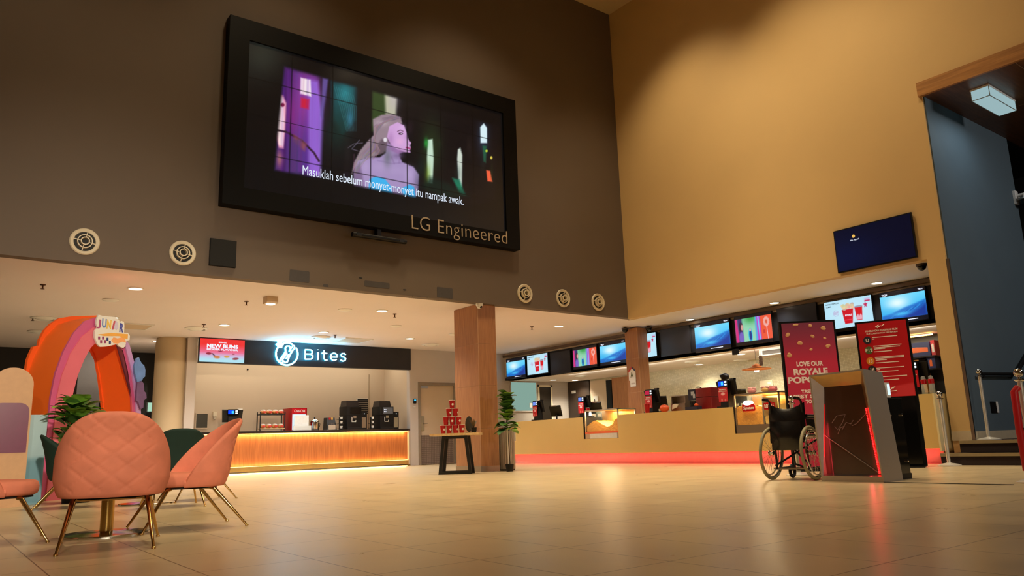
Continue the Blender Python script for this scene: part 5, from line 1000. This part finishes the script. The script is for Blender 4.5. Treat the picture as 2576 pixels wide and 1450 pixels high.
# ---------------------------------------------------------------- toy shelf beside the pier
sh=thing('toy_shelf','black wall shelf of boxed toys beside the tan pier','shelf',(0,0,0)); SX=16.75
A=at(2292,880,x=SX); B=at(2352,880,x=SX); y0,y1=B.y-.02,A.y+.35
def sz(py_): return at(2320,py_,x=SX).z
y0=max(y0,5.78)
MB().box((SX+.25,y0,1.1),(XK-.003,y1,ZK-.02)).build('back_panel',m_dark,sh)
Z1,Z2,Z3=sz(898),sz(930),sz(955)
for z in (Z1,Z2): MB().box((SX-.1,y0,z-.03),(SX+.25,y1,z)).build('shelf_board',m_black,sh)
MB().box((SX-.08,y0,ZK-.06),(SX-.05,y1,ZK-.03)).build('light_bar',e_warm,sh); area((SX-.02,(y0+y1)/2,ZK-.07),(SX+.1,(y0+y1)/2,0),10,y1-y0,.03,(1,.8,.5))
w=y1-y0
def toy(name,label,ya,yb_,z,h,mat,marks):
    o=thing(name,label,'box',(SX,y0+w*(ya+yb_)/2,z+.001),0,'boxed toys on the shelf by the pier'); hw=w*(yb_-ya)/2-.008; MB().box((-.02,-hw,0),(.2,hw,h)).build('carton',mat,o)
    for (a,b,c,d,mm) in marks: MB().prism([(-.021,hw*a,h*c),(-.021,hw*b,h*c),(-.021,hw*b,h*d),(-.021,hw*(a+b)/2,h*(d+.08)),(-.021,hw*a,h*d)],(-.004,0,0)).build('print_patch',mm,o)
m_navy=P('navy_box',(28,40,96),.4); m_fl=P('flame_orange',(240,110,40),.4)
toy('toy_box','navy toy box with an orange flame print on the upper shelf board',.12,.78,Z1,.3,m_navy,((.9,-.85,.3,.6,m_fl),))
toy('toy_box','red and white toy box at the pier end of the upper shelf board',.0,.11,Z1,.32,m_red,((.6,-.6,.2,.7,m_paper),))
toy('toy_box','navy toy box on the lower shelf board beside the yellow carton',.6,.85,Z2,.22,m_navy,((.5,-.5,.1,.4,m_fl),))
toy('toy_box','yellow carton standing on the lower shelf board',.32,.58,Z2,.21,m_kraft,())
toy('toy_box','slim navy toy box near the pier on the lower shelf board',.04,.26,Z2,.24,m_navy,((.3,-.3,.2,.7,m_fl),))
for k,(lab,ya,yb_) in enumerate((('below the navy toy box',.56,.86),('below the yellow carton',.3,.54))):
    o=thing('snack_carton','orange snack carton standing lower '+lab+' on the shelf','box',(SX,y0+w*(ya+yb_)/2,1.1)); 
    hw=w*(yb_-ya)/2-.008; MB().box((-.02,-hw,0),(.2,hw,Z2-1.18)).build('carton',m_kraft,o); MB().box((-.024,-hw*.7,.1),(-.02,hw*.7,.2)).build('print_band',m_paper,o)
lc=MB().box((SX-.08,y0,0),(SX+.24,y1,1.099)).build('back_counter',m_black); tag(lc,'black low cabinet under the toy shelf','cabinet')
for px_,lb in ((2349,'nearer the red classification board'),(2362,'nearer the pier')):
    p=at(px_,990,x=13.2); o=thing('clear_bottle','clear drink bottle with red cap band on the counter end, '+lb,'bottle',(13.15,max(p.y,5.9) if 'nearer the pier' in lb else max(p.y,6.02),CTZ),0,'clear bottles on the counter end'); MB().lathe([(.04,0),(.045,.01),(.045,.16),(.04,.17)],n=20).build('bottle_wall',m_smoke if 0 else GL('bottle_clear',(225,235,235),.05,.3) if 'bottle_clear' not in bpy.data.materials else bpy.data.materials['bottle_clear'],o); MB().lathe([(.046,.17),(.046,.24),(.04,.245)],n=20).build('cap_band',m_redpaint,o); MB().lathe([(.038,.245),(.032,.29),(.015,.3)],n=18).build('cap_dome',bpy.data.materials['bottle_clear'],o)
# ---------------------------------------------------------------- usher podium
KX=8.3; m_pod=P('podium_steel',(186,176,164),.36,.55,var=.05,scale=60,stretch=(1,1,12)); m_post=P('bright_steel',(226,222,214),.3,.55,var=.03); kd=thing('usher_podium','tapered steel usher podium with dark glass front and red light strips','podium',(8.3,4.72,0)); KO=kd.location
def kq(x,y,xx): p=at(x,y,x=xx); p.z=max(p.z,.004); return p-KO
F=[kq(2035,945,KX),kq(2170,928,KX),kq(2224,1212,KX),kq(2067,1210,KX)]; F[2].z=F[3].z=.0
I=[kq(2073,975,KX+.13),kq(2167,967,KX+.13),kq(2216,1194,KX+.13),kq(2074,1193,KX+.13)]
rim=[Vector((0,f.y*.965+.0*i,f.z)) for i,f in enumerate(F)]
rim=[F[0]+Vector((0,-.018,-.02)),F[1]+Vector((0,.016,-.02)),F[2]+Vector((0,.02,.06)),F[3]+Vector((0,-.018,.06))]
def quad(m,a,b,c,d,mi=0): return m.add([a,b,c,d],[(0,1,2,3)],mi)
m=MB()
for k in range(4): quad(m,F[k],F[(k+1)%4],rim[(k+1)%4],rim[k])
m.build('front_rim',m_pod,kd)
for k,(nm,mt) in enumerate((('bevel_top',P('gold_reflect_bevel',(196,160,96),.35,.4)),('bevel_side',P('bronze_reflect_bevel',(150,110,70),.3,.5)),('bevel_sill',m_alu),('bevel_side',P('white_reflect_bevel',(226,226,224),.35,.2)))):  # gold, bronze and white reflections painted onto the steel bevels
    m=MB(); a,b,c,d=rim[k],rim[(k+1)%4],I[(k+1)%4],I[k]; e=Vector((.004,0,0)); m.hexa([a+e,b+e,c+e,d+e,a,b,c,d]); m.build(nm,mt,kd)
def ondark(u,v): # u right, v down on the dark pane
    return (I[0]*(1-u)+I[1]*u)*(1-v)+(I[3]*(1-u)+I[2]*u)*v
m=MB(); m.hexa([I[3]+X*.01,I[2]+X*.01,I[1]+X*.01,I[0]+X*.01,I[3],I[2],I[1],I[0]]); pane=m.build('glass_front',P('dark_red_glass',(78,54,46),.14,var=.1),kd)
MB().tube([ondark(.0,.55)-X*.006,ondark(.97,.98)-X*.006],.006,6).build('glass_seam',m_steel,pane)
def dots(u0,v0,u1,v1,n,nm,r):
    m=MB()
    for k in range(n): t=k/(n-1); m.ball(ondark(u0+(u1-u0)*t,v0+(v1-v0)*t)-X*.012,r,8)
    return m.build(nm,e_red,pane,label='row of red light dots')
dots(.99,.28,.985,.985,40,'light_strip',.007); dots(1.0,.6,1.0,.985,26,'light_strip',.005)
MB().tube([ondark(.01,.2)-X*.01,ondark(.01,.97)-X*.01],.003,6).build('light_strip',EM('deep_red_glow',(255,10,16),2),pane,label='red glow line')  # soft red glow at the left edge drawn as an emissive line
lg=MB(); 
for pts in (((.18,.42),(.3,.34),(.5,.33),(.42,.42),(.3,.5),(.24,.46)),((.4,.5),(.5,.42),(.6,.44),(.66,.4)),((.62,.46),(.72,.44),(.95,.34),(1,.3)),((.3,.55),(.36,.48),(.46,.46))): lg.tube([ondark(*q)-X*.004 for q in pts],.004,6)
lg.build('script_logo',P('etched_silver',(150,120,120),.4,.3),pane)
B_=[Vector((.42,f.y,f.z)) for f in F]; B_[0].z-=.03; B_[1].z-=.03
m=MB(); e=.004
for k in (0,1,3): a,b=k,(k+1)%4; quad(m,F[a],F[b],B_[b],B_[a])
quad(m,B_[0],B_[1],B_[2],B_[3]); m.build('steel_body',m_pod,kd)
yl,yr=F[1].y+.02,F[0].y-.03
MB().box((.425,yl,.02),(.82,yr,.9)).build('glass_cabinet',P('smoked_cabinet',(22,22,20),.08),kd)
MB().box((.425,yl-.01,0),(.82,yr+.01,.06)).build('cabinet_plinth',m_black,kd); MB().box((.425,yl-.01,.9),(.82,yr+.01,.915)).build('cabinet_lid',m_black,kd)
for xx in (.5,.76):
    for zz in (.2,.72): MB().lathe([(.016,0),(.016,.02),(.008,.024)],(xx,yl-.0,zz),14,T=RXm).build('glass_clip',m_chrome,kd)
q=Vector(KO)+ondark(.9,.62)-X*.03; area(q,q+Vector((-.08,-.12,0)),0.5,.02,.7,(1,.04,.06),name='strip_glow'); q=Vector(KO)+ondark(.06,.6)-X*.05; area(q,q+Vector((.06,.05,0)),.5,.02,.8,(1,.04,.06),name='strip_glow')
o=thing('ticket_scanner','small white scanner box standing on the podium cabinet','scanner',(KO.x+.5,KO.y+yl+.075,.916)); MB().rbox((-.07,-.09,0),(.07,.02,.17),.015).build('body',m_white,o); MB().box((.0,-.094,.03),(.055,-.09,.15)).build('display',e_cool,o)
# ---------------------------------------------------------------- folded-arm wheelchair
wc=thing('wheelchair','black vinyl wheelchair seen from behind beside the usher podium','wheelchair',(8.43,5.52,0),math.atan2(.16,.985)-PI/2); wc.scale=(1.04,)*3
RY=Matrix.Rotation(PI/2,3,'Y'); m_tyre=P('grey_tyre',(150,142,112),.6); m_vinyl=P('black_vinyl',(24,24,26),.22,bump=.25,scale=18)
for sx in (-1,1):
    c=(sx*.245,0,.305); T=Matrix.Rotation(sx*-.05,3,'Y')@RY; wh=MB().torus(c,.287,.019,T,48,10).build('rear_wheel',m_tyre,wc)
    MB().torus(c,.268,.01,T,48,8).build('rim',m_chrome,wh); MB().torus((sx*.275,0,.305),.245,.008,T,48,8).build('push_ring',m_chrome,wh); sp=MB()
    for k in range(28):
        a=2*PI*k/28; b=a+(.35 if k%2 else -.35); d=T@Vector((.262*math.cos(a),.262*math.sin(a),0)); e=T@Vector((.022*math.cos(b),.022*math.sin(b),0))
        sp.tube([Vector(c)+e+X*sx*(.02 if k%4<2 else -.02),Vector(c)+d],.0018,5)
    sp.build('spoke_set',m_chrome,wh); MB().lathe([(.02,-.035),(.03,-.03),(.03,-.02),(.016,-.015),(.016,.015),(.03,.02),(.03,.03),(.02,.035)],c,20,T=RY).build('hub',m_chrome,wh)
    f=MB(); x=sx*.19
    f.tube([(x,-.19,.925),(x,-.08,.92),(x,-.04,.89),(x,-.01,.5),(x,.0,.12)],.013,10); f.tube([(x,0,.5),(x,.44,.5),(x,.47,.46),(x,.5,.15)],.012,10); f.tube([(x,-.02,.13),(x,.42,.13)],.012,10); f.tube([(x,0,.7),(x,.3,.7),(x,.34,.66),(x,.35,.5)],.012,10); f.tube([(x,0,.305),(sx*.235,0,.305)],.014,8)
    f.build('side_frame',m_blackmetal,wc); MB().tube([(x,-.2,.926),(x,-.1,.921)],[.017,.018],12).build('push_handle',m_black,wc); MB().rbox((x-.025,.05,.705),(x+.025,.3,.74),.015,axis=1).build('armrest',m_vinyl,wc)
    MB().prism([(x+sx*.01,.02,.52),(x+sx*.01,.34,.52),(x+sx*.01,.32,.68),(x+sx*.01,.02,.69)],(sx*.006,0,0)).build('skirt_guard',m_black,wc)
    cs=MB().tube([(x,.44,.3),(x,.44,.2),(x,.4,.09)],.012,8).build('caster_fork',m_blackmetal,wc); MB().torus((x,.4,.082),.062,.02,RY,28,10).build('caster_wheel',m_black,cs); MB().tube([(x,.5,.16),(sx*.06,.6,.1)],.012,8).box((sx*.12-.07,.54,.08),(sx*.12+.07,.66,.095)).build('footrest',m_black,wc)
MB().tube([(-.21,0,.16),(.21,.3,.46)],.011,8).tube([(.21,0,.16),(-.21,.3,.46)],.011,8).build('cross_brace',m_blackmetal,wc); MB().tube([(-.23,.0,.13),(.23,.0,.13)],.012,8).build('rear_bar',m_steel,wc)
def sling(u,v): x=-.215+.43*u; s=1-(2*u-1)**2; z=.42+(.46-.07*s*(v**3))*v; return Vector((x,-.02-.05*s*math.sin(PI*v)-.045+.04*v,z))
m=MB(); m.grid(sling,20,16); m.grid(lambda u,v:sling(u,v)+Vector((0,.02,0)),20,16); m.build('back_sling',m_vinyl,wc)
m=MB(); m.grid(lambda u,v:Vector((-.18+.36*u,-.09-.05*math.sin(PI*u)*math.sin(PI*v)-.02*(1-v),.34+.33*v)),14,10); m.build('rear_pocket',m_vinyl,wc)
m=MB(); m.grid(lambda u,v:Vector((-.21+.42*u,.0+.42*v,.5-.05*(1-(2*u-1)**2))),14,8); m.build('seat',m_vinyl,wc)
# ---------------------------------------------------------------- upright boards
def totem(A,B,ztop,label,name,mat,depth=.07,z0=.02,body_mat=None):
    A=Vector(A); B=Vector(B); r=(B-A); r.z=0; w=r.length; rz=math.atan2(r.y,r.x); t=thing(name,label,'display',(A.x,A.y,0),rz)
    MB().box((-.03,.004,z0),(w+.03,depth,ztop+.03)).build('case',P('matt_black',(10,10,11),.7,spec=.15),t); n=Vector((r.y,-r.x,0)).normalized()
    MB().box((.0,-.16,0),(w,.26,.02)).build('base_plate',m_black,t)
    def L(px_,py_): q=atp(px_,py_,A,n); d=q-A; return d.dot(r)/w,q.z
    return t,w,L
A=at(1965,815,z=2.2); B=at(2095,809.5,z=2.2)
t,w,L=totem(A,B,2.2,'tall dark red popcorn banner board standing behind the wheelchair','banner_board',None)
def ban(u,v,Pn):
    p=Paint(u*w,v*2.15,(172,16,36)); tt=np.clip((v-.72)/.28,0,1)[:,None]; p.c=p.c*(1-tt)+np.array((104,24,38.))*tt; return p.c
MB().box((0,-.001,.05),(w,.006,2.2)).build('print_backing',m_red,t)
picture('printed_face',screen_mat('lit_poster',.75,.7),(0,-.003,.05),X,Z,w,2.15,30,90,ban,t)
m_ivory=P('ivory_print',(244,232,222),.5,var=.01)
pcs=[(2001,818,14,6),(2038,820,9,7),(2070,826,14,11),(1980,843,13,11),(2044,846,10,9),(2074,851,8,7),(2012,863,13,11),(2083,872,12,11),(2040,880,8,7),(1986,894,13,12)]
rr=random.Random(4); m_pp=P('popcorn_print',(238,170,110),.5,var=.4,scale=60)
for x,y,a,b in pcs:
    u,z=L(x,y); s=w/130*.62; m=MB()
    for k in range(5): m.ball((u+rr.uniform(-.35,.35)*a*s,-.005,z+rr.uniform(-.35,.35)*b*s),(a*s*.55,.006,b*s*.55),10)
    m.build('popcorn_print',m_pp,t)
for s_,x0,y0,x1,hp in (('LOVE OUR',2004,922,2071,12),('ROYALE',1997,944,2083,16),('POPCORN',1983,965,2106,16),('TASTE OUR',2016,990,2080,9),('BEST SELLER',1997,1003,2092,9),('TODAY',2027,1015,2066,9),('ROYALE',2022,1106,2076,14)):
    u0,z0=L(x0,y0); u1,z1=L(x1,y0-(x1-x0)*.05); hh=hp*2.2/355*1.0
    text(s_,'caption',m_ivory,frame((u0,-.005,z0),X,Z),width=u1-u0,height=hh,bold=.045,depth=.001,parent=t)
A=at(2155,816,z=2.2); B=at(2278,804,z=2.2)
t,w,L=totem(A,B,2.2,'tall black board with red film classification print beside the podium','classification_board',None,body_mat=m_blackgloss)
zb=L(2222,1000)[1]
MB().box((.02,-.006,.05),(w-.02,.004,zb)).build('gloss_panel',m_blackgloss,t)
def cls(u,v,Pn):
    p=Paint(u,v,(196,26,36)); p.poly([(0,0),(1,0),(1,.17),(0,.08)],(224,60,70),.02).poly([(0,0),(.28,0),(.28,.85),(0,.85)],(186,16,26),.02,.6)
    return p.c
picture('printed_face',m_print,(0,-.006,zb),X,Z,w,2.2-zb,40,60,cls,t); MB().box((0,-.004,zb),(w,.004,2.2)).build('print_backing',m_red,t)
def ctext(s_,x0,y0,x1,hp,mat=m_ivory,bold=.02):
    u0,z0=L(x0,y0); u1,_=L(x1,y0-(x1-x0)*.09); text(s_,'caption',mat,frame((u0,-.008,z0),X,Z),width=u1-u0,height=hp*.0068,bold=bold,depth=.001,parent=t)
ctext('PENERANGAN KLASIFIKASI FILEM',2177,837,2258,4.2); ctext('FILM CLASSIFICATION DESCRIPTION',2180,843,2258,3.2)
m=MB()
for pts in (((2202,824),(2210,818),(2204,823),(2208,822),(2206,826),(2214,820),(2218,821),(2224,816)),((2238,984),(2246,975),(2252,973),(2246,978)),((2240,985),(2256,983))):
    m.tube([Vector((L(*q)[0],-.009,L(*q)[1])) for q in pts],.006,6)
m.build('script_logo',m_ivory,t)
for x,y,c,s_ in ((2182,857,(44,46,60),'U'),(2186,882,(80,110,60),'P12'),(2190,909,(226,140,40),'13'),(2194,930,(40,36,40),'16')):
    u,z=L(x,y); g=MB().lathe([(.058,0),(.058,.003),(.001,.003)],(u,-.006,z),28,T=RXm,cap=False).build('rating_badge',P('badge_%s'%s_,c,.4),t,label='round badge reading '+s_); text(s_,'caption',m_ivory,frame((u,-.0105,z-.025),X,Z),height=.05,depth=.001,parent=g,align='CENTER',bold=.02)
m=MB(); 
for x0,y0,x1 in ((2194,850,2257),(2194,854,2200),(2197,872,2268),(2198,876,2264),(2199,879,2227),(2199,886,2244),(2201,900,2274),(2202,903,2274),(2203,907,2231),(2203,914,2262),(2205,927,2274),(2206,931,2214),(2208,936,2260),(2211,949,2282),(2216,957,2262)):
    u0,z0=L(x0,y0); u1,z1=L(x1,y0-(x1-x0)*.075); m.box((u0,-.008,z0-.006),(u1,-.006,z0+.006))
m.build('text_rule',m_ivory,t)
# ---------------------------------------------------------------- rope posts
sn=None
def post(loc,label):
    global sn
    if sn is None:
        sn=thing('stanchion',label,'rope post',loc,0,'chrome rope posts'); MB().lathe([(.165,0),(.165,.014),(.12,.03),(.04,.045),(.03,.05)],n=36).build('base',m_post,sn); MB().lathe([(.025,.045),(.025,.99)],n=20).build('post',m_post,sn); MB().lathe([(.034,.98),(.05,.992),(.05,1.0),(.02,1.01),(.014,1.03)],n=24).build('collar',m_chrome,sn); MB().ball((0,0,1.065),.045,20).build('finial',m_chrome,sn); return sn
    return dup(sn,loc,None,label)
p=at(2388,1171,x=12.26); post((p.x,p.y,0),'chrome rope post on the floor in front of the carpeted steps')
p=at(2478,1107,x=13.3); o=post((p.x,min(p.y,5.22),.351),'chrome rope post on the upper landing by the slate blue wall')
p=at(1990,1003,z=1.065); o=post((p.x*.9,p.y*.9,0),'chrome rope post hidden behind the wheelchair with only its ball in view'); o.scale=(.95,)*3
p=at(2607,1216,z=0); o=post((p.x,p.y,0),'chrome rope post with a red rope cut off by the right picture edge')
q=o.location
tag(MB().tube([(-.02,.0,.9),(-.05,.03,.86),(-.055,.035,.5),(-.05,.03,.1)],.034,12).build('velvet_rope',m_red,loc=(q.x-.045,q.y+.0,.02)),'red velvet rope hanging straight down the post at the right picture edge','rope')
# ---------------------------------------------------------------- stair wall fittings
YWS=5.43; a=at(2468,941,y=YWS-.09); b=at(2556,942,y=YWS-.09); c=at(2600,868,y=YWS-.09)
hr=thing('handrail','black handrail on the slate blue stair wall rising to the right','handrail',(a.x,YWS,a.z)); R0=hr.location
MB().tube([Vector(a)-R0,Vector(b)-R0-X*.05,Vector(b)-R0,Vector(c)-R0],.028,12).build('rail',m_black,hr)
for q in (Vector(a)+X*.15,Vector(b)-X*.12): MB().tube([q-R0,q-R0+Vector((0,.04,-.05)),q-R0+Vector((0,.085,-.05))],.012,8).build('bracket',m_black,hr)
p=at(2500,1025,y=YWS); o=thing('wall_outlet','black and white double outlet low on the slate blue wall','socket',(p.x,YWS-.001,p.z)); MB().box((-.13,-.02,-.09),(.05,0,.09)).build('socket_plate',m_black,o); MB().box((.055,-.022,-.09),(.13,0,.09)).build('cover_plate',m_white,o)
p=at(2557,503,y=YWS); o=thing('wall_camera','white and black dome camera high on the edge of the slate blue wall','security camera',(min(p.x,16.7),YWS-.001,p.z)); MB().rbox((-.08,-.04,-.12),(.08,0,.16),.02,axis=1).build('wall_plate',m_white,o); MB().tube([(0,-.03,.06),(0,-.16,.06),(0,-.16,.0)],.03).build('arm',m_white,o); MB().lathe([(.1,-.0),(.12,-.02),(.12,-.05),(.1,-.06)],(0,-.16,0),24).build('housing',m_alu,o); MB().ball((0,-.16,-.07),.09).build('dome',m_blackgloss,o)
a=at(2466,243,z=6.06); b=at(2548,285,z=6.06); cl=thing('canopy_lamp','pale rectangular box lamp under the wood canopy of the stairs','ceiling light',((13.72+14.9)/2,4.72,6.2)); e_box=EM('frosted_tube_box',(168,200,205),.8)
MB().box((-.55,-.14,-.2),(.55,.14,-.03)).build('diffuser',e_box,cl); MB().box((-.56,-.15,-.03),(.56,.15,-.001)).build('mount_plate',m_white,cl); f=MB()
for x in (-.555,.545):
    f.box((x,-.145,-.205),(x+.01,.145,-.195)).box((x,-.145,-.205),(x+.01,-.135,-.03)).box((x,.135,-.205),(x+.01,.145,-.03))
for y in (-.145,.135): f.box((-.555,y,-.205),(.555,y+.01,-.195))
f.build('edge_frame',P('pale_frame',(170,185,186),.5),cl); area((14.3,4.72,5.98),(14.3,4.72,0),10,1.0,.25,(.75,.92,1)); area((15.2,-1.5,6.1),(15.2,4,1.5),230,1.2,1.2,(1,.95,.9))  # second area light is added fill for the stairwell
t=thing('wall_television','large blank television on the tan wall showing a tiny no signal notice','television',(XR-.075,7.30,3.44),RZ)
tw_,th_=1.40,.76; MB().box((-.02,.01,-.02),(tw_+.02,.05,th_+.02)).build('case',m_black,t); MB().box((.4,.05,.2),(1.0,.074,.6)).build('wall_bracket',m_blackmetal,t)
s_=picture('screen',ms_screen,(0,.005,0),X,Z,tw_,th_,30,20,lambda u,v,Pn:Paint(u,v,(3,6,30)).glow(.1,.3,.5,.5,(4,16,56),.8).c,t); MB().lathe([(.03,0),(.001,.001)],(.36,.004,.6),16,T=RXm,cap=False).build('status_dot',EM('amber_dot',(240,190,90),1),t); text('No Signal','caption',e_text,frame((.29,.003,.52),X,Z),width=.16,height=.035,parent=t,depth=.001)
spot((2.3,13.3,2.75),(2.45,13.9,3.4),6,130,(1,.16,.12),1,.3,name='red_tint_fill')  # added red spot tints the ceiling above the arch, no lamp there
# ---------------------------------------------------------------- far end behind the arch
a=at(376,1012,y=21.5); o=thing('exit_sign','small green and blue lit exit sign far back past the arch','sign',(at(385,1025,y=21.5).x,21.5,a.z)); MB().box((-.16,0,-.26),(.16,.05,0)).build('case',m_blackmetal,o); MB().box((-.13,-.004,-.24),(-.03,0,-.02)).build('lit_face',EM('pale_green_face',(190,240,210),.8),o); MB().box((-.03,-.004,-.24),(.13,0,-.02)).build('blue_face',EM('blue_face',(80,140,180),.8),o); MB().tube([(0,.02,0),(0,.02,ZL-a.z)],.012).build('hanger',m_black,o)
a=at(230,860,y=18.6); st(MB().box((a.x-.22,18.5,0),(a.x+.22,19.0,ZL)).build('pillar_far',P('far_pillar',(60,52,44),.7)))
a=at(178,962,y=YFAR-.05); b=at(209,1068,y=YFAR-.05); o=st(MB().box((a.x,YFAR-.02,b.z),(b.x,YFAR-.001,a.z)).build('window_1',P('shop_glass',(40,40,46),.2))); MB().box((a.x,YFAR-.06,a.z-.28),(b.x,YFAR-.03,a.z-.05)).build('window_lit_band',EM('shop_band',(150,146,130),.8),o)['kind']='structure'
slab('wall_corridor',(2.6,22.2,1.95),(4.6,22.3,2.45),P('corridor_band',(120,88,56),.7)); slab('wall_corridor_low',(2.6,22.6,0),(4.6,22.7,1.55),P('corridor_low',(96,66,40),.7))
spot((3.8,20.3,3.2),(3.7,22.4,1.6),30,110,WARM,1,.1)
